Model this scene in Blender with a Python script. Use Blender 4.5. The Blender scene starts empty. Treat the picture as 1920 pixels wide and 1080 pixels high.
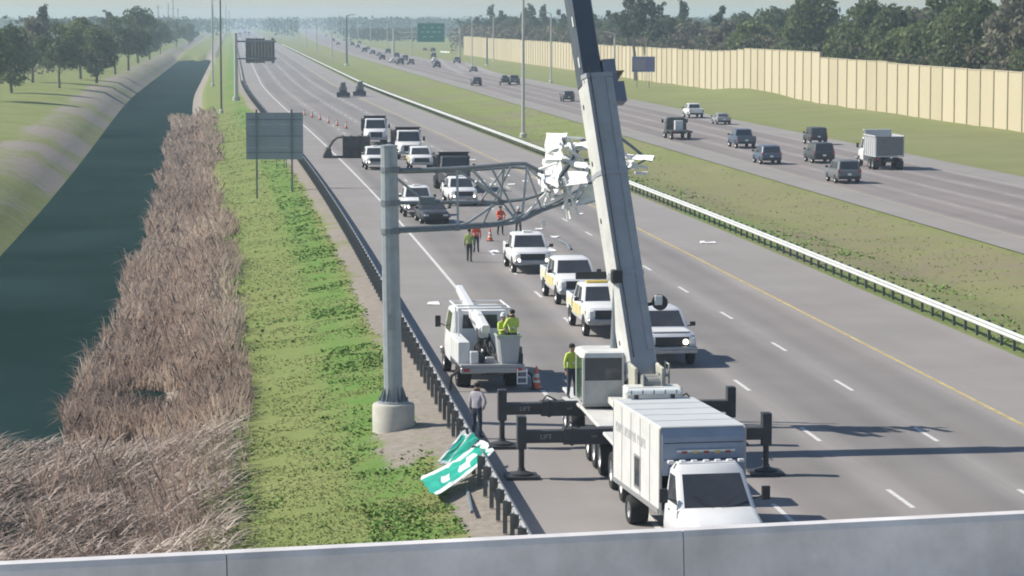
import bpy, bmesh, math, random
import numpy as np
from mathutils import Vector, Matrix

R = math.radians
random.seed(7); RNG = np.random.default_rng(11)
scene = bpy.context.scene
col = scene.collection

# ------------------------------------------------------------------ camera
FPX = 5275.0                      # focal length in pixels of a 1920 wide frame
CAMH = 13.24                      # camera on a tall roadside mast
PITCH = math.atan(502 / FPX)
SP, CP = math.sin(PITCH), math.cos(PITCH)
TX = -0.09926                     # the carriageway runs slightly to the left of the view
ROADYAW = math.atan(0.09926)
cam_d = bpy.data.cameras.new('camera')
cam_d.sensor_width = 36.0
cam_d.lens = FPX / 1920 * 36.0
cam_d.clip_start = 0.5
cam_d.clip_end = 40000
cam = bpy.data.objects.new('camera', cam_d)
col.objects.link(cam)
cam.location = (0, 0, CAMH)
cam.rotation_euler = (math.pi / 2 - PITCH, 0, 0)
scene.camera = cam

# ------------------------------------------------------------------ light
SUN_EL, SUN_PHI = 42.0, 80.0      # elevation; degrees to the left of the view axis
world = bpy.data.worlds.new('World'); scene.world = world
world.use_nodes = True
wn = world.node_tree
wn.nodes.clear()
sky = wn.nodes.new('ShaderNodeTexSky'); sky.sky_type = 'NISHITA'
sky.sun_disc = False
sky.sun_elevation = R(SUN_EL)
sky.sun_rotation = R(-SUN_PHI)
sky.air_density = 1.1; sky.dust_density = 0.4; sky.ozone_density = 3.0
bg = wn.nodes.new('ShaderNodeBackground'); bg.inputs['Strength'].default_value = 0.08
wo = wn.nodes.new('ShaderNodeOutputWorld')
wn.links.new(sky.outputs[0], bg.inputs[0]); wn.links.new(bg.outputs[0], wo.inputs[0])
sun_d = bpy.data.lights.new('sun', 'SUN'); sun_d.energy = 4.7; sun_d.angle = R(0.6); sun_d.color = (1.0, 0.925, 0.81)
sun = bpy.data.objects.new('sun', sun_d); col.objects.link(sun)
SDIR = Vector((-math.sin(R(SUN_PHI)) * math.cos(R(SUN_EL)), math.cos(R(SUN_PHI)) * math.cos(R(SUN_EL)), math.sin(R(SUN_EL))))
sun.rotation_euler = SDIR.to_track_quat('Z', 'Y').to_euler()
sun.location = (-40, 60, 60)
vs = scene.view_settings
vs.view_transform = 'Standard'; vs.look = 'None'; vs.gamma = 1.0; vs.use_curve_mapping = False
vs.exposure = 0.40
scene.cycles.use_denoising = True
scene.cycles.max_bounces = 4
scene.cycles.diffuse_bounces = 2
scene.cycles.volume_bounces = 1
scene.cycles.filter_width = 1.9

# ------------------------------------------------------------------ coordinates
def ray(x, y):
    dx = (x - 960) / FPX; up = (540 - y) / FPX
    return dx, CP + up * SP, -SP + up * CP
def G(x, y, h=0.0):
    """ground point seen at (x, y) when its height is h"""
    a, b, c = ray(x, y); t = (h - CAMH) / c
    return Vector((a * t, b * t, h))
def AT(x, y, D):
    """point seen at (x, y) at forward distance D"""
    a, b, c = ray(x, y); t = D / b
    return Vector((a * t, D, CAMH + c * t))
def sstep(a, b, x):
    t = np.clip((np.asarray(x, float) - a) / (b - a), 0, 1)
    return t * t * (3 - 2 * t)
def c_nb(D): return -5.0 * sstep(150, 620, D)
def c_sb(D): return 0.0 + 60 * sstep(900, 5200, D)
def c_at(u, D):
    f = np.clip((np.asarray(u, float) - 31.4) / (45 - 31.4), 0, 1)
    return c_nb(D) * (1 - f) + c_sb(D) * f
def RX(u, D): return u + TX * D + c_at(u, D)
def RP(u, D, z=0.0): return Vector((float(RX(u, D)), D, z))

# ------------------------------------------------------------------ tagging
def tag(o, label=None, cat=None, group=None, kind=None):
    if label: o['label'] = label
    if cat: o['category'] = cat
    if group: o['group'] = group
    if kind: o['kind'] = kind
    return o
def empty(name, loc=(0, 0, 0), rz=0.0, label=None, cat=None, group=None):
    o = bpy.data.objects.new(name, None); col.objects.link(o)
    o.empty_display_size = 0.3
    o.location = loc; o.rotation_euler = (0, 0, rz)
    return tag(o, label, cat, group)

# ------------------------------------------------------------------ materials
MATS = {}
def node_mat(name):
    m = bpy.data.materials.new(name); m.use_nodes = True
    nt = m.node_tree; b = nt.nodes['Principled BSDF']
    return m, nt, b
def mat(name, c, rough=0.6, metal=0.0, var=0.12, scale=3.0, bump=0.0, spec=0.5, emit=0.0, trans=0.0):
    if name in MATS: return MATS[name]
    m, nt, b = node_mat(name)
    tc = nt.nodes.new('ShaderNodeTexCoord')
    nz = nt.nodes.new('ShaderNodeTexNoise'); nz.inputs['Scale'].default_value = scale; nz.inputs['Detail'].default_value = 5; nz.inputs['Roughness'].default_value = 0.65
    nt.links.new(tc.outputs['Object'], nz.inputs['Vector'])
    mx = nt.nodes.new('ShaderNodeMix'); mx.data_type = 'RGBA'
    mx.inputs[6].default_value = (*[max(0, k * (1 - var)) for k in c], 1)
    mx.inputs[7].default_value = (*[min(1, k * (1 + var)) for k in c], 1)
    mp = nt.nodes.new('ShaderNodeMapRange'); mp.inputs[1].default_value = 0.3; mp.inputs[2].default_value = 0.7
    nt.links.new(nz.outputs['Fac'], mp.inputs[0]); nt.links.new(mp.outputs[0], mx.inputs[0])
    nt.links.new(mx.outputs[2], b.inputs['Base Color'])
    b.inputs['Roughness'].default_value = rough; b.inputs['Metallic'].default_value = metal
    b.inputs['Specular IOR Level'].default_value = spec
    if trans: b.inputs['Transmission Weight'].default_value = trans
    if bump:
        bp = nt.nodes.new('ShaderNodeBump'); bp.inputs['Strength'].default_value = bump; bp.inputs['Distance'].default_value = 0.02
        nt.links.new(nz.outputs['Fac'], bp.inputs['Height']); nt.links.new(bp.outputs[0], b.inputs['Normal'])
    if emit:
        b.inputs['Emission Color'].default_value = (*c, 1); b.inputs['Emission Strength'].default_value = emit
    MATS[name] = m
    return m
def tint_mat(name, cols, rough=0.8, spec=0.2, trans=0.35, up=0.0):
    """foliage: colour picked by the per-leaf 'tint' attribute"""
    m, nt, b = node_mat(name)
    at = nt.nodes.new('ShaderNodeAttribute'); at.attribute_name = 'tint'
    rp = nt.nodes.new('ShaderNodeValToRGB'); e = rp.color_ramp.elements
    e[0].position = 0; e[0].color = (*cols[0], 1); e[1].position = 1; e[1].color = (*cols[-1], 1)
    for i, c in enumerate(cols[1:-1]):
        k = e.new((i + 1) / (len(cols) - 1)); k.color = (*c, 1)
    nt.links.new(at.outputs['Fac'], rp.inputs[0]); nt.links.new(rp.outputs[0], b.inputs['Base Color'])
    b.inputs['Roughness'].default_value = rough; b.inputs['Specular IOR Level'].default_value = spec
    if up:
        ge = nt.nodes.new('ShaderNodeNewGeometry'); vm = nt.nodes.new('ShaderNodeMix'); vm.data_type = 'VECTOR'
        vm.inputs[0].default_value = up; nt.links.new(ge.outputs['Normal'], vm.inputs[4]); vm.inputs[5].default_value = (0, 0, 1)
        vn = nt.nodes.new('ShaderNodeVectorMath'); vn.operation = 'NORMALIZE'; nt.links.new(vm.outputs[1], vn.inputs[0]); nt.links.new(vn.outputs[0], b.inputs['Normal'])
    if trans:
        tr = nt.nodes.new('ShaderNodeBsdfTranslucent'); nt.links.new(rp.outputs[0], tr.inputs[0])
        ms = nt.nodes.new('ShaderNodeMixShader'); ms.inputs[0].default_value = trans
        nt.links.new(b.outputs[0], ms.inputs[1]); nt.links.new(tr.outputs[0], ms.inputs[2])
        nt.links.new(ms.outputs[0], nt.nodes['Material Output'].inputs[0])
    MATS[name] = m
    return m

WHITE = mat('white_paint', (0.72, 0.73, 0.74), 0.35, var=0.06, scale=1.3)
CREAM = mat('fleet_white', (0.68, 0.68, 0.67), 0.4, var=0.08, scale=1.6)
YELLOW = mat('yellow_paint', (0.66, 0.58, 0.26), 0.45, var=0.08)
PALEYEL = mat('pale_yellow_reflective', (0.70, 0.67, 0.47), 0.45, var=0.08)
GLASS = mat('dark_glass', (0.052, 0.058, 0.07), 0.08, var=0.25, scale=0.8)
GREENGLASS = mat('green_tinted_glass', (0.03, 0.075, 0.045), 0.12, var=0.4, scale=1.2)
TYRE = mat('tyre_rubber', (0.022, 0.022, 0.023), 0.85, var=0.3)
RIM = mat('wheel_rim', (0.42, 0.43, 0.44), 0.45, 0.6, var=0.15)
STEELRIM = mat('white_hub', (0.62, 0.63, 0.64), 0.4, 0.2)
BLACK = mat('black_plastic', (0.03, 0.031, 0.033), 0.6, var=0.3)
DARKSTEEL = mat('dark_steel', (0.055, 0.058, 0.065), 0.55, 0.3, var=0.3, scale=2)
CHROME = mat('bumper_metal', (0.38, 0.39, 0.41), 0.35, 0.7, var=0.15)
LAMP = mat('headlamp_lens', (0.75, 0.76, 0.74), 0.15, var=0.05)
LAMPON = mat('lit_headlamp', (1.0, 0.93, 0.75), 0.2, var=0.0, emit=3.0)
REDLENS = mat('red_lens', (0.36, 0.03, 0.03), 0.3)
AMBER = mat('amber_lens', (0.75, 0.45, 0.08), 0.3)
GALV = mat('galvanised_steel', (0.36, 0.40, 0.44), 0.5, 0.35, var=0.16, scale=2.2)
GALVDARK = mat('weathered_galvanised', (0.20, 0.23, 0.26), 0.6, 0.3, var=0.2, scale=2.2)
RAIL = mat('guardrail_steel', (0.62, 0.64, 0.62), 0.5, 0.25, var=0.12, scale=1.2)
POSTDARK = mat('guardrail_post_steel', (0.14, 0.15, 0.155), 0.7, 0.2, var=0.25)
CONC = mat('concrete', (0.52, 0.50, 0.45), 0.85, var=0.12, scale=2.0, bump=0.3)
ALU = mat('torn_aluminium', (0.86, 0.87, 0.87), 0.5, 0.0, var=0.08, scale=4)
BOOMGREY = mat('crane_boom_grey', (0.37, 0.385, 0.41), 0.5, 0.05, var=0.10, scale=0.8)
BOOMDARK = mat('crane_inner_boom_grey', (0.085, 0.105, 0.135), 0.5, 0.1, var=0.15, scale=0.8)
CRANEWHITE = mat('crane_white', (0.62, 0.62, 0.60), 0.5, var=0.12, scale=1.5)
DARKPAINT = mat('dark_vehicle_paint', (0.05, 0.053, 0.06), 0.35, var=0.15)
GREYPAINT = mat('grey_vehicle_paint', (0.17, 0.175, 0.185), 0.35, 0.2, var=0.1)
SILVER = mat('silver_vehicle_paint', (0.36, 0.37, 0.38), 0.35, 0.3, var=0.08)
BLUEPAINT = mat('blue_grey_vehicle_paint', (0.10, 0.13, 0.19), 0.35, 0.2, var=0.1)
GREENPAINT = mat('sage_vehicle_paint', (0.20, 0.23, 0.20), 0.4, 0.2, var=0.1)
REDPAINT = mat('maroon_vehicle_paint', (0.16, 0.05, 0.05), 0.35, 0.1, var=0.1)
BLUEFACE = mat('blue_box_front', (0.27, 0.33, 0.44), 0.45, var=0.10, scale=1.5)
BOXROOF = mat('box_roof_sheet', (0.55, 0.57, 0.58), 0.5, var=0.06, scale=0.8)
GREENSIGN = mat('green_sign_sheeting', (0.03, 0.44, 0.31), 0.35, var=0.10, scale=2)
GREENSIGNFAR = mat('green_overhead_sign', (0.01, 0.22, 0.15), 0.45, var=0.08, scale=0.5)
SIGNWHITE = mat('white_sign_sheeting', (0.82, 0.86, 0.84), 0.35, var=0.08, scale=5)
BLUESIGN = mat('blue_service_sign', (0.13, 0.13, 0.34), 0.5, var=0.12, scale=0.8)
SIGNBACK = mat('sign_back_aluminium', (0.31, 0.35, 0.40), 0.5, 0.2, var=0.10, scale=0.6)
ORANGE = mat('cone_orange', (0.75, 0.14, 0.06), 0.5, var=0.1)
HIVIS = mat('hi_vis_yellow', (0.52, 0.66, 0.10), 0.7, var=0.12, scale=8)
HIVISGRN = mat('hi_vis_dull_green', (0.28, 0.36, 0.10), 0.8, var=0.15, scale=8)
HIORANGE = mat('hi_vis_orange', (0.75, 0.10, 0.05), 0.7, var=0.1, scale=8)
REFLECT = mat('reflective_tape', (0.75, 0.77, 0.72), 0.5)
SKIN = mat('skin', (0.42, 0.26, 0.18), 0.6, var=0.08)
NAVY = mat('navy_trousers', (0.035, 0.045, 0.075), 0.85, var=0.2, scale=9)
KHAKI = mat('dark_olive_trousers', (0.05, 0.055, 0.04), 0.85, var=0.2, scale=9)
LILAC = mat('grey_shirt', (0.40, 0.38, 0.43), 0.85, var=0.12, scale=9)
BOOT = mat('boot_leather', (0.03, 0.025, 0.02), 0.7)
HAIR = mat('dark_hair', (0.02, 0.017, 0.015), 0.8)
TRUNK = mat('bark', (0.16, 0.14, 0.12), 0.9, var=0.25, scale=3, bump=0.5)
WOODPOLE = mat('wood_pole', (0.15, 0.135, 0.12), 0.85, var=0.2)
PALEPOLE = mat('pale_pole', (0.50, 0.50, 0.47), 0.6, 0.2, var=0.1)
BROWNBODY = mat('rusty_dump_body', (0.085, 0.075, 0.066), 0.7, 0.2, var=0.35, scale=1.5)

# ------------------------------------------------------------------ mesh builder
class MB:
    def __init__(s): s.v = []; s.f = []; s.m = []
    def add(s, vs_, fs, m=0):
        k = len(s.v); s.v.extend([tuple(p) for p in vs_])
        for f in fs: s.f.append([i + k for i in f]); s.m.append(m)
        return s
    def box(s, c, d, m=0, rot=None):
        x, y, z = [k / 2 for k in d]
        P = [Vector((a * x, b * y, e * z)) for e in (-1, 1) for b in (-1, 1) for a in (-1, 1)]
        if rot is not None: P = [rot @ p for p in P]
        P = [p + Vector(c) for p in P]
        return s.add(P, [(0, 2, 3, 1), (4, 5, 7, 6), (0, 1, 5, 4), (2, 6, 7, 3), (0, 4, 6, 2), (1, 3, 7, 5)], m)
    def loft(s, rings, m=0, cap=True):
        n = len(rings[0]); V = [p for r in rings for p in r]; F = []
        for i in range(len(rings) - 1):
            for j in range(n):
                k = (j + 1) % n
                F.append((i * n + j, i * n + k, (i + 1) * n + k, (i + 1) * n + j))
        if cap:
            F.append(tuple(reversed(range(n)))); F.append(tuple(range((len(rings) - 1) * n, len(rings) * n)))
        return s.add(V, F, m)
    def tube(s, p0, p1, r0, r1=None, n=8, m=0): return s.path([p0, p1], [r0, r1 if r1 is not None else r0], n, m)
    def path(s, pts, r, n=8, m=0):
        pts = [Vector(p) for p in pts]
        if not isinstance(r, (list, tuple)): r = [r] * len(pts)
        rings = []
        for i, p in enumerate(pts):
            d = (pts[min(i + 1, len(pts) - 1)] - pts[max(i - 1, 0)])
            if d.length < 1e-6: d = Vector((0, 0, 1))
            d.normalize()
            a = Vector((0, 0, 1)) if abs(d.z) < 0.9 else Vector((1, 0, 0))
            u = d.cross(a).normalized(); w = u.cross(d)
            rings.append([p + (u * math.cos(t) + w * math.sin(t)) * r[i] for t in [2 * math.pi * j / n for j in range(n)]])
        return s.loft(rings, m)
    def lathe(s, prof, n=16, axis='z', o=(0, 0, 0), m=0, cap=False):
        rings = []
        for (r, h) in prof:
            ring = []
            for j in range(n):
                a = 2 * math.pi * j / n; c, d = r * math.cos(a), r * math.sin(a)
                p = {'z': (c, d, h), 'x': (h, c, d), 'y': (d, h, c)}[axis]
                ring.append(Vector(p) + Vector(o))
            rings.append(ring)
        return s.loft(rings, m, cap)
    def prism(s, poly, axis, a, b, m=0):
        """polygon in the other two axes, pushed along axis"""
        def P(p, t): return {'x': (t, p[0], p[1]), 'y': (p[0], t, p[1]), 'z': (p[0], p[1], t)}[axis]
        n = len(poly)
        V = [P(p, a) for p in poly] + [P(p, b) for p in poly]
        F = [(i, (i + 1) % n, n + (i + 1) % n, n + i) for i in range(n)] + [tuple(reversed(range(n))), tuple(range(n, 2 * n))]
        return s.add(V, F, m)
    def plate(s, quad, th=0.01, m=0):
        q = [Vector(p) for p in quad]; nrm = (q[1] - q[0]).cross(q[-1] - q[0]).normalized() * th
        n = len(q)
        V = q + [p + nrm for p in q]
        F = [(i, (i + 1) % n, n + (i + 1) % n, n + i) for i in range(n)] + [tuple(reversed(range(n))), tuple(range(n, 2 * n))]
        return s.add(V, F, m)
    def mesh(s, name, mats, bevel=0.0, smooth=False, seg=1):
        me = bpy.data.meshes.new(name)
        me.from_pydata(s.v, [], s.f)
        if not isinstance(mats, (list, tuple)): mats = [mats]
        for q in mats: me.materials.append(q)
        me.polygons.foreach_set('material_index', s.m)
        bm = bmesh.new(); bm.from_mesh(me)
        bmesh.ops.recalc_face_normals(bm, faces=bm.faces)
        if bevel:
            bm.normal_update()
            ed = [e for e in bm.edges if len(e.link_faces) == 2 and e.calc_face_angle(0) > 0.5]
            bmesh.ops.bevel(bm, geom=ed, offset=bevel, segments=seg, profile=0.5, affect='EDGES', clamp_overlap=True)
        bm.to_mesh(me); bm.free()
        if smooth:
            me.polygons.foreach_set('use_smooth', [True] * len(me.polygons))
            me.set_sharp_from_angle(angle=R(35))
        me.update()
        return me
    def build(s, name, mats, parent=None, bevel=0.0, smooth=False, seg=1):
        o = bpy.data.objects.new(name, s.mesh(name, mats, bevel, smooth, seg)); col.objects.link(o)
        if parent is not None: o.parent = parent
        return o
def child(name, me, parent, loc=(0, 0, 0), rot=(0, 0, 0)):
    o = bpy.data.objects.new(name, me); col.objects.link(o); o.parent = parent; o.location = loc; o.rotation_euler = rot
    return o
def np_mesh(name, V, F, mats, tint=None, n=3):
    V = np.asarray(V, np.float32); F = np.asarray(F, np.int32)
    me = bpy.data.meshes.new(name)
    me.vertices.add(len(V)); me.vertices.foreach_set('co', V.ravel())
    me.loops.add(F.size); me.loops.foreach_set('vertex_index', F.ravel())
    me.polygons.add(len(F)); me.polygons.foreach_set('loop_start', np.arange(len(F), dtype=np.int32) * n)
    if tint is not None:
        a = me.attributes.new('tint', 'FLOAT', 'POINT'); a.data.foreach_set('value', np.asarray(tint, np.float32))
    for q in (mats if isinstance(mats, (list, tuple)) else [mats]): me.materials.append(q)
    me.update(calc_edges=True)
    return me
def link(name, me, parent=None):
    o = bpy.data.objects.new(name, me); col.objects.link(o)
    if parent is not None: o.parent = parent
    return o
KIDS = {}
def copy_thing(root, loc, rz, label, group=None, paint=None, scale=None):
    r = root.copy(); col.objects.link(r); r.location = loc; r.rotation_euler = (root.rotation_euler[0], root.rotation_euler[1], rz); r['label'] = label
    if group: r['group'] = group
    if scale: r.scale = scale
    if root.name not in KIDS: KIDS[root.name] = [(c, list(c.children)) for c in root.children]
    for c, gs in KIDS[root.name]:
        k = c.copy(); col.objects.link(k); k.parent = r
        if paint and c.get('paint'): repaint(k, paint)
        for g in gs:
            d = g.copy(); col.objects.link(d); d.parent = k
            if paint and g.get('paint'): repaint(d, paint)
    return r
def repaint(o, m):
    o.material_slots[0].link = 'OBJECT'; o.material_slots[0].material = m
def grid_noise(x, y, seed=0, scale=1.0):
    """cheap smooth value noise for numpy arrays"""
    x = np.asarray(x, float) / scale; y = np.asarray(y, float) / scale
    xi = np.floor(x).astype(np.int64); yi = np.floor(y).astype(np.int64); fx = x - xi; fy = y - yi
    fx = fx * fx * (3 - 2 * fx); fy = fy * fy * (3 - 2 * fy)
    def h(a, b):
        n = (a * 374761393 + b * 668265263 + seed * 69069) & 0x7fffffff
        n = ((n ^ (n >> 13)) * 1274126177) & 0x7fffffff
        return ((n ^ (n >> 16)) & 0xffff) / 65535.0
    return (h(xi, yi) * (1 - fx) + h(xi + 1, yi) * fx) * (1 - fy) + (h(xi, yi + 1) * (1 - fx) + h(xi + 1, yi + 1) * fx) * fy

# ================================================================== THE SETTING
PU = [-6000, -60, -30, -24, -19, -15.5, -13, -8, -4.5, -2.2, -0.7, 2, 5, 6.5, 7.5, 31.0, 33, 38, 43, 45, 67.2, 70, 80, 88, 95, 6000]
PZ = [1.0, 1.0, 0.9, 0.6, 0.0, -2.1, -3.2, -3.2, -2.7, -2.0, -1.25, -0.85, -0.35, -0.12, -0.06, -0.06, -0.3, -0.7, -0.3, -0.06, -0.06, -0.1, 0.3, 0.5, 0.5, 0.5]
def ground_z(u, D):
    u = np.asarray(u, float); D = np.asarray(D, float)
    z = np.interp(u, PU, PZ)
    soft = ((u > -0.7) & (u < 6.4)) | ((u > 32) & (u < 44)) | ((u > 69) & (u < 95))
    z = z + np.where(soft, (grid_noise(u, D, 3, 2.3) - 0.5) * 0.12 + (grid_noise(u, D, 5, 9.0) - 0.5) * 0.16, 0)
    z = np.where((u > -17) & (u < -1), np.maximum(z, -4 + 3.4 * sstep(1040, 1140 + 40 * np.sin(u), D)), z)
    z = z + np.where((u > 69) & (u < 95), 1.3 * np.exp(-((u - 86) / 6) ** 2 - ((D - 478) / 26) ** 2), 0)
    return z
def frange(a, b, s): return list(np.arange(a, b, s))
DR = frange(-60, 60, 20) + frange(60, 260, 1.6) + frange(260, 620, 5) + frange(620, 1400, 25) + frange(1400, 5300, 150)
UC = [-3000, -1800, -900, -300, -120, -60, -40, -30, -26, -22, -19, -17, -15.5, -14.5, -13, -10, -8, -6, -4.5, -3.3, -2.2, -1.5] + frange(-0.7, 7.2, 0.55) + [7.5, 12, 19, 26, 31.0] + frange(31.6, 44.8, 0.9) + [45, 50, 56, 62, 67.2] + frange(68, 96, 2.2) + [100, 110, 130, 160, 250, 500, 1200, 2000, 3000]
def uv_sheet(name, us, Ds, zf, m, parent=None, xf=RX):
    us = np.array(us, float); Ds = np.array(Ds, float)
    UU, DD = np.meshgrid(us, Ds)
    V = np.stack([xf(UU, DD), DD, zf(UU, DD)], -1).reshape(-1, 3)
    nu, nd = len(us), len(Ds)
    i = np.arange((nd - 1) * (nu - 1)); r, c = i // (nu - 1), i % (nu - 1)
    F = np.stack([r * nu + c, r * nu + c + 1, (r + 1) * nu + c + 1, (r + 1) * nu + c], -1)
    me = np_mesh(name, V, F, m, n=4)
    uv = me.uv_layers.new(name='UVMap')
    P = np.stack([UU, DD], -1).reshape(-1, 2)[F.ravel()]
    uv.data.foreach_set('uv', P.astype(np.float32).ravel())
    me.polygons.foreach_set('use_smooth', [True] * len(me.polygons))
    o = link(name, me, parent)
    return o, UU, DD

# ---- ground material: grass, lush weeds, dry turf and bare soil
def N(nt, t, **kw):
    n = nt.nodes.new(t)
    for k, v in kw.items():
        if k == 'op': n.operation = v
        else: setattr(n, k, v)
    return n
def noise(nt, vec, scale, detail=4, rough=0.6):
    n = nt.nodes.new('ShaderNodeTexNoise'); n.inputs['Scale'].default_value = scale; n.inputs['Detail'].default_value = detail; n.inputs['Roughness'].default_value = rough
    nt.links.new(vec, n.inputs['Vector']); return n.outputs['Fac']
def mrange(nt, v, a, b, c=0.0, d=1.0):
    n = nt.nodes.new('ShaderNodeMapRange'); n.inputs[1].default_value = a; n.inputs[2].default_value = b; n.inputs[3].default_value = c; n.inputs[4].default_value = d
    nt.links.new(v, n.inputs[0]); return n.outputs[0]
def mixc(nt, f, a, b):
    n = nt.nodes.new('ShaderNodeMix'); n.data_type = 'RGBA'
    if isinstance(f, (int, float)): n.inputs[0].default_value = f
    else: nt.links.new(f, n.inputs[0])
    for k, s in ((6, a), (7, b)):
        if isinstance(s, tuple): n.inputs[k].default_value = (*s, 1)
        else: nt.links.new(s, n.inputs[k])
    return n.outputs[2]
def math_(nt, op, a, b=None):
    n = nt.nodes.new('ShaderNodeMath'); n.operation = op
    for k, s in ((0, a), (1, b)):
        if s is None: continue
        if isinstance(s, (int, float)): n.inputs[k].default_value = s
        else: nt.links.new(s, n.inputs[k])
    return n.outputs[0]
def ground_material():
    m, nt, b = node_mat('roadside_ground')
    uvn = nt.nodes.new('ShaderNodeUVMap'); uv = uvn.outputs[0]
    att = nt.nodes.new('ShaderNodeAttribute'); att.attribute_name = 'mask'
    sp = nt.nodes.new('ShaderNodeSeparateColor'); nt.links.new(att.outputs['Color'], sp.inputs[0])
    n1 = noise(nt, uv, 0.5, 6, 0.7); n2 = noise(nt, uv, 2.2, 5, 0.7); n3 = noise(nt, uv, 0.11, 4)
    g = mixc(nt, mrange(nt, n2, 0.3, 0.7), (0.145, 0.178, 0.055), (0.235, 0.268, 0.098))
    n4 = noise(nt, uv, 4.5, 5, 0.75); g = mixc(nt, mrange(nt, n4, 0.30, 0.48, 0.6, 0.0), g, (0.10, 0.13, 0.04))  # darker flecks: clump tone, with shadows between tufts painted into the colour
    g = mixc(nt, mrange(nt, n3, 0.35, 0.65, 0, 0.6), g, (0.25, 0.27, 0.11))
    lush = math_(nt, 'MULTIPLY', sp.outputs[1], mrange(nt, n1, 0.3, 0.6, 0.25, 1.0))
    g = mixc(nt, lush, g, (0.115, 0.225, 0.05))
    dry = math_(nt, 'MULTIPLY', sp.outputs[2], mrange(nt, n1, 0.3, 0.62, 0.2, 1.0))
    g = mixc(nt, dry, g, (0.225, 0.19, 0.135))
    soil = mixc(nt, mrange(nt, n2, 0.3, 0.7), (0.235, 0.205, 0.175), (0.33, 0.30, 0.265))
    sf = mrange(nt, math_(nt, 'ADD', sp.outputs[0], math_(nt, 'MULTIPLY', math_(nt, 'SUBTRACT', n1, 0.5), 1.1)), 0.42, 0.62)
    g = mixc(nt, sf, g, soil)
    nt.links.new(g, b.inputs['Base Color']); b.inputs['Roughness'].default_value = 0.95; b.inputs['Specular IOR Level'].default_value = 0.1
    bp = nt.nodes.new('ShaderNodeBump'); bp.inputs['Strength'].default_value = 0.9; bp.inputs['Distance'].default_value = 0.10
    nt.links.new(n2, bp.inputs['Height']); nt.links.new(bp.outputs[0], b.inputs['Normal'])
    return m
ground, UU, DD = uv_sheet('ground', UC, DR, ground_z, ground_material())
tag(ground, kind='structure')
u_, d_ = UU.ravel(), DD.ravel()
POLE_P = G(738, 806, -0.3)
POLE_U = POLE_P.x - TX * POLE_P.y
soil = np.clip((u_ - 5.2) / 1.2, 0, 1) * (u_ < 8) * (0.55 + 0.5 * grid_noise(u_, d_, 8, 7))
soil = np.maximum(soil, np.exp(-(((u_ - POLE_U - 0.1) / 1.3) ** 2 + ((d_ - POLE_P.y + 3) / 6.5) ** 2)) * 0.8)
soil = np.maximum(soil, 0.62 * (u_ < -15) * (u_ > -24) * (0.55 + 0.8 * grid_noise(u_, d_, 35, 14)))
soil = np.maximum(soil, 0.9 * ((u_ < -0.9) & (u_ > -5)))
lush = np.clip((u_ - 2.6) / 1.5, 0, 1) * (u_ < 5.9) * (grid_noise(u_, d_, 21, 11) > 0.25)
lush = np.maximum(lush, ((u_ > 31.5) & (u_ < 36) & (d_ < 260)) * grid_noise(u_, d_, 22, 12) * 0.8)
lush = np.maximum(lush, (u_ < 5) * (u_ > -0.7) * 0.35 * grid_noise(u_, d_, 23, 6))
dry = ((u_ > 35) & (u_ < 45)) * sstep(330, 190, d_) * (0.3 + 0.8 * grid_noise(u_, d_, 30, 12))
dry = np.maximum(dry, ((u_ > 31.5) & (u_ < 45)) * 0.6 * (grid_noise(u_, d_, 31, 16) > 0.55))
dry = np.maximum(dry, ((u_ > 67) & (u_ < 95)) * 0.45 * grid_noise(u_, d_, 33, 20))
ca = ground.data.color_attributes.new('mask', 'FLOAT_COLOR', 'POINT')
ca.data.foreach_set('color', np.stack([soil, lush, np.clip(dry, 0, 1), np.ones_like(soil)], -1).astype(np.float32).ravel())

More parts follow.
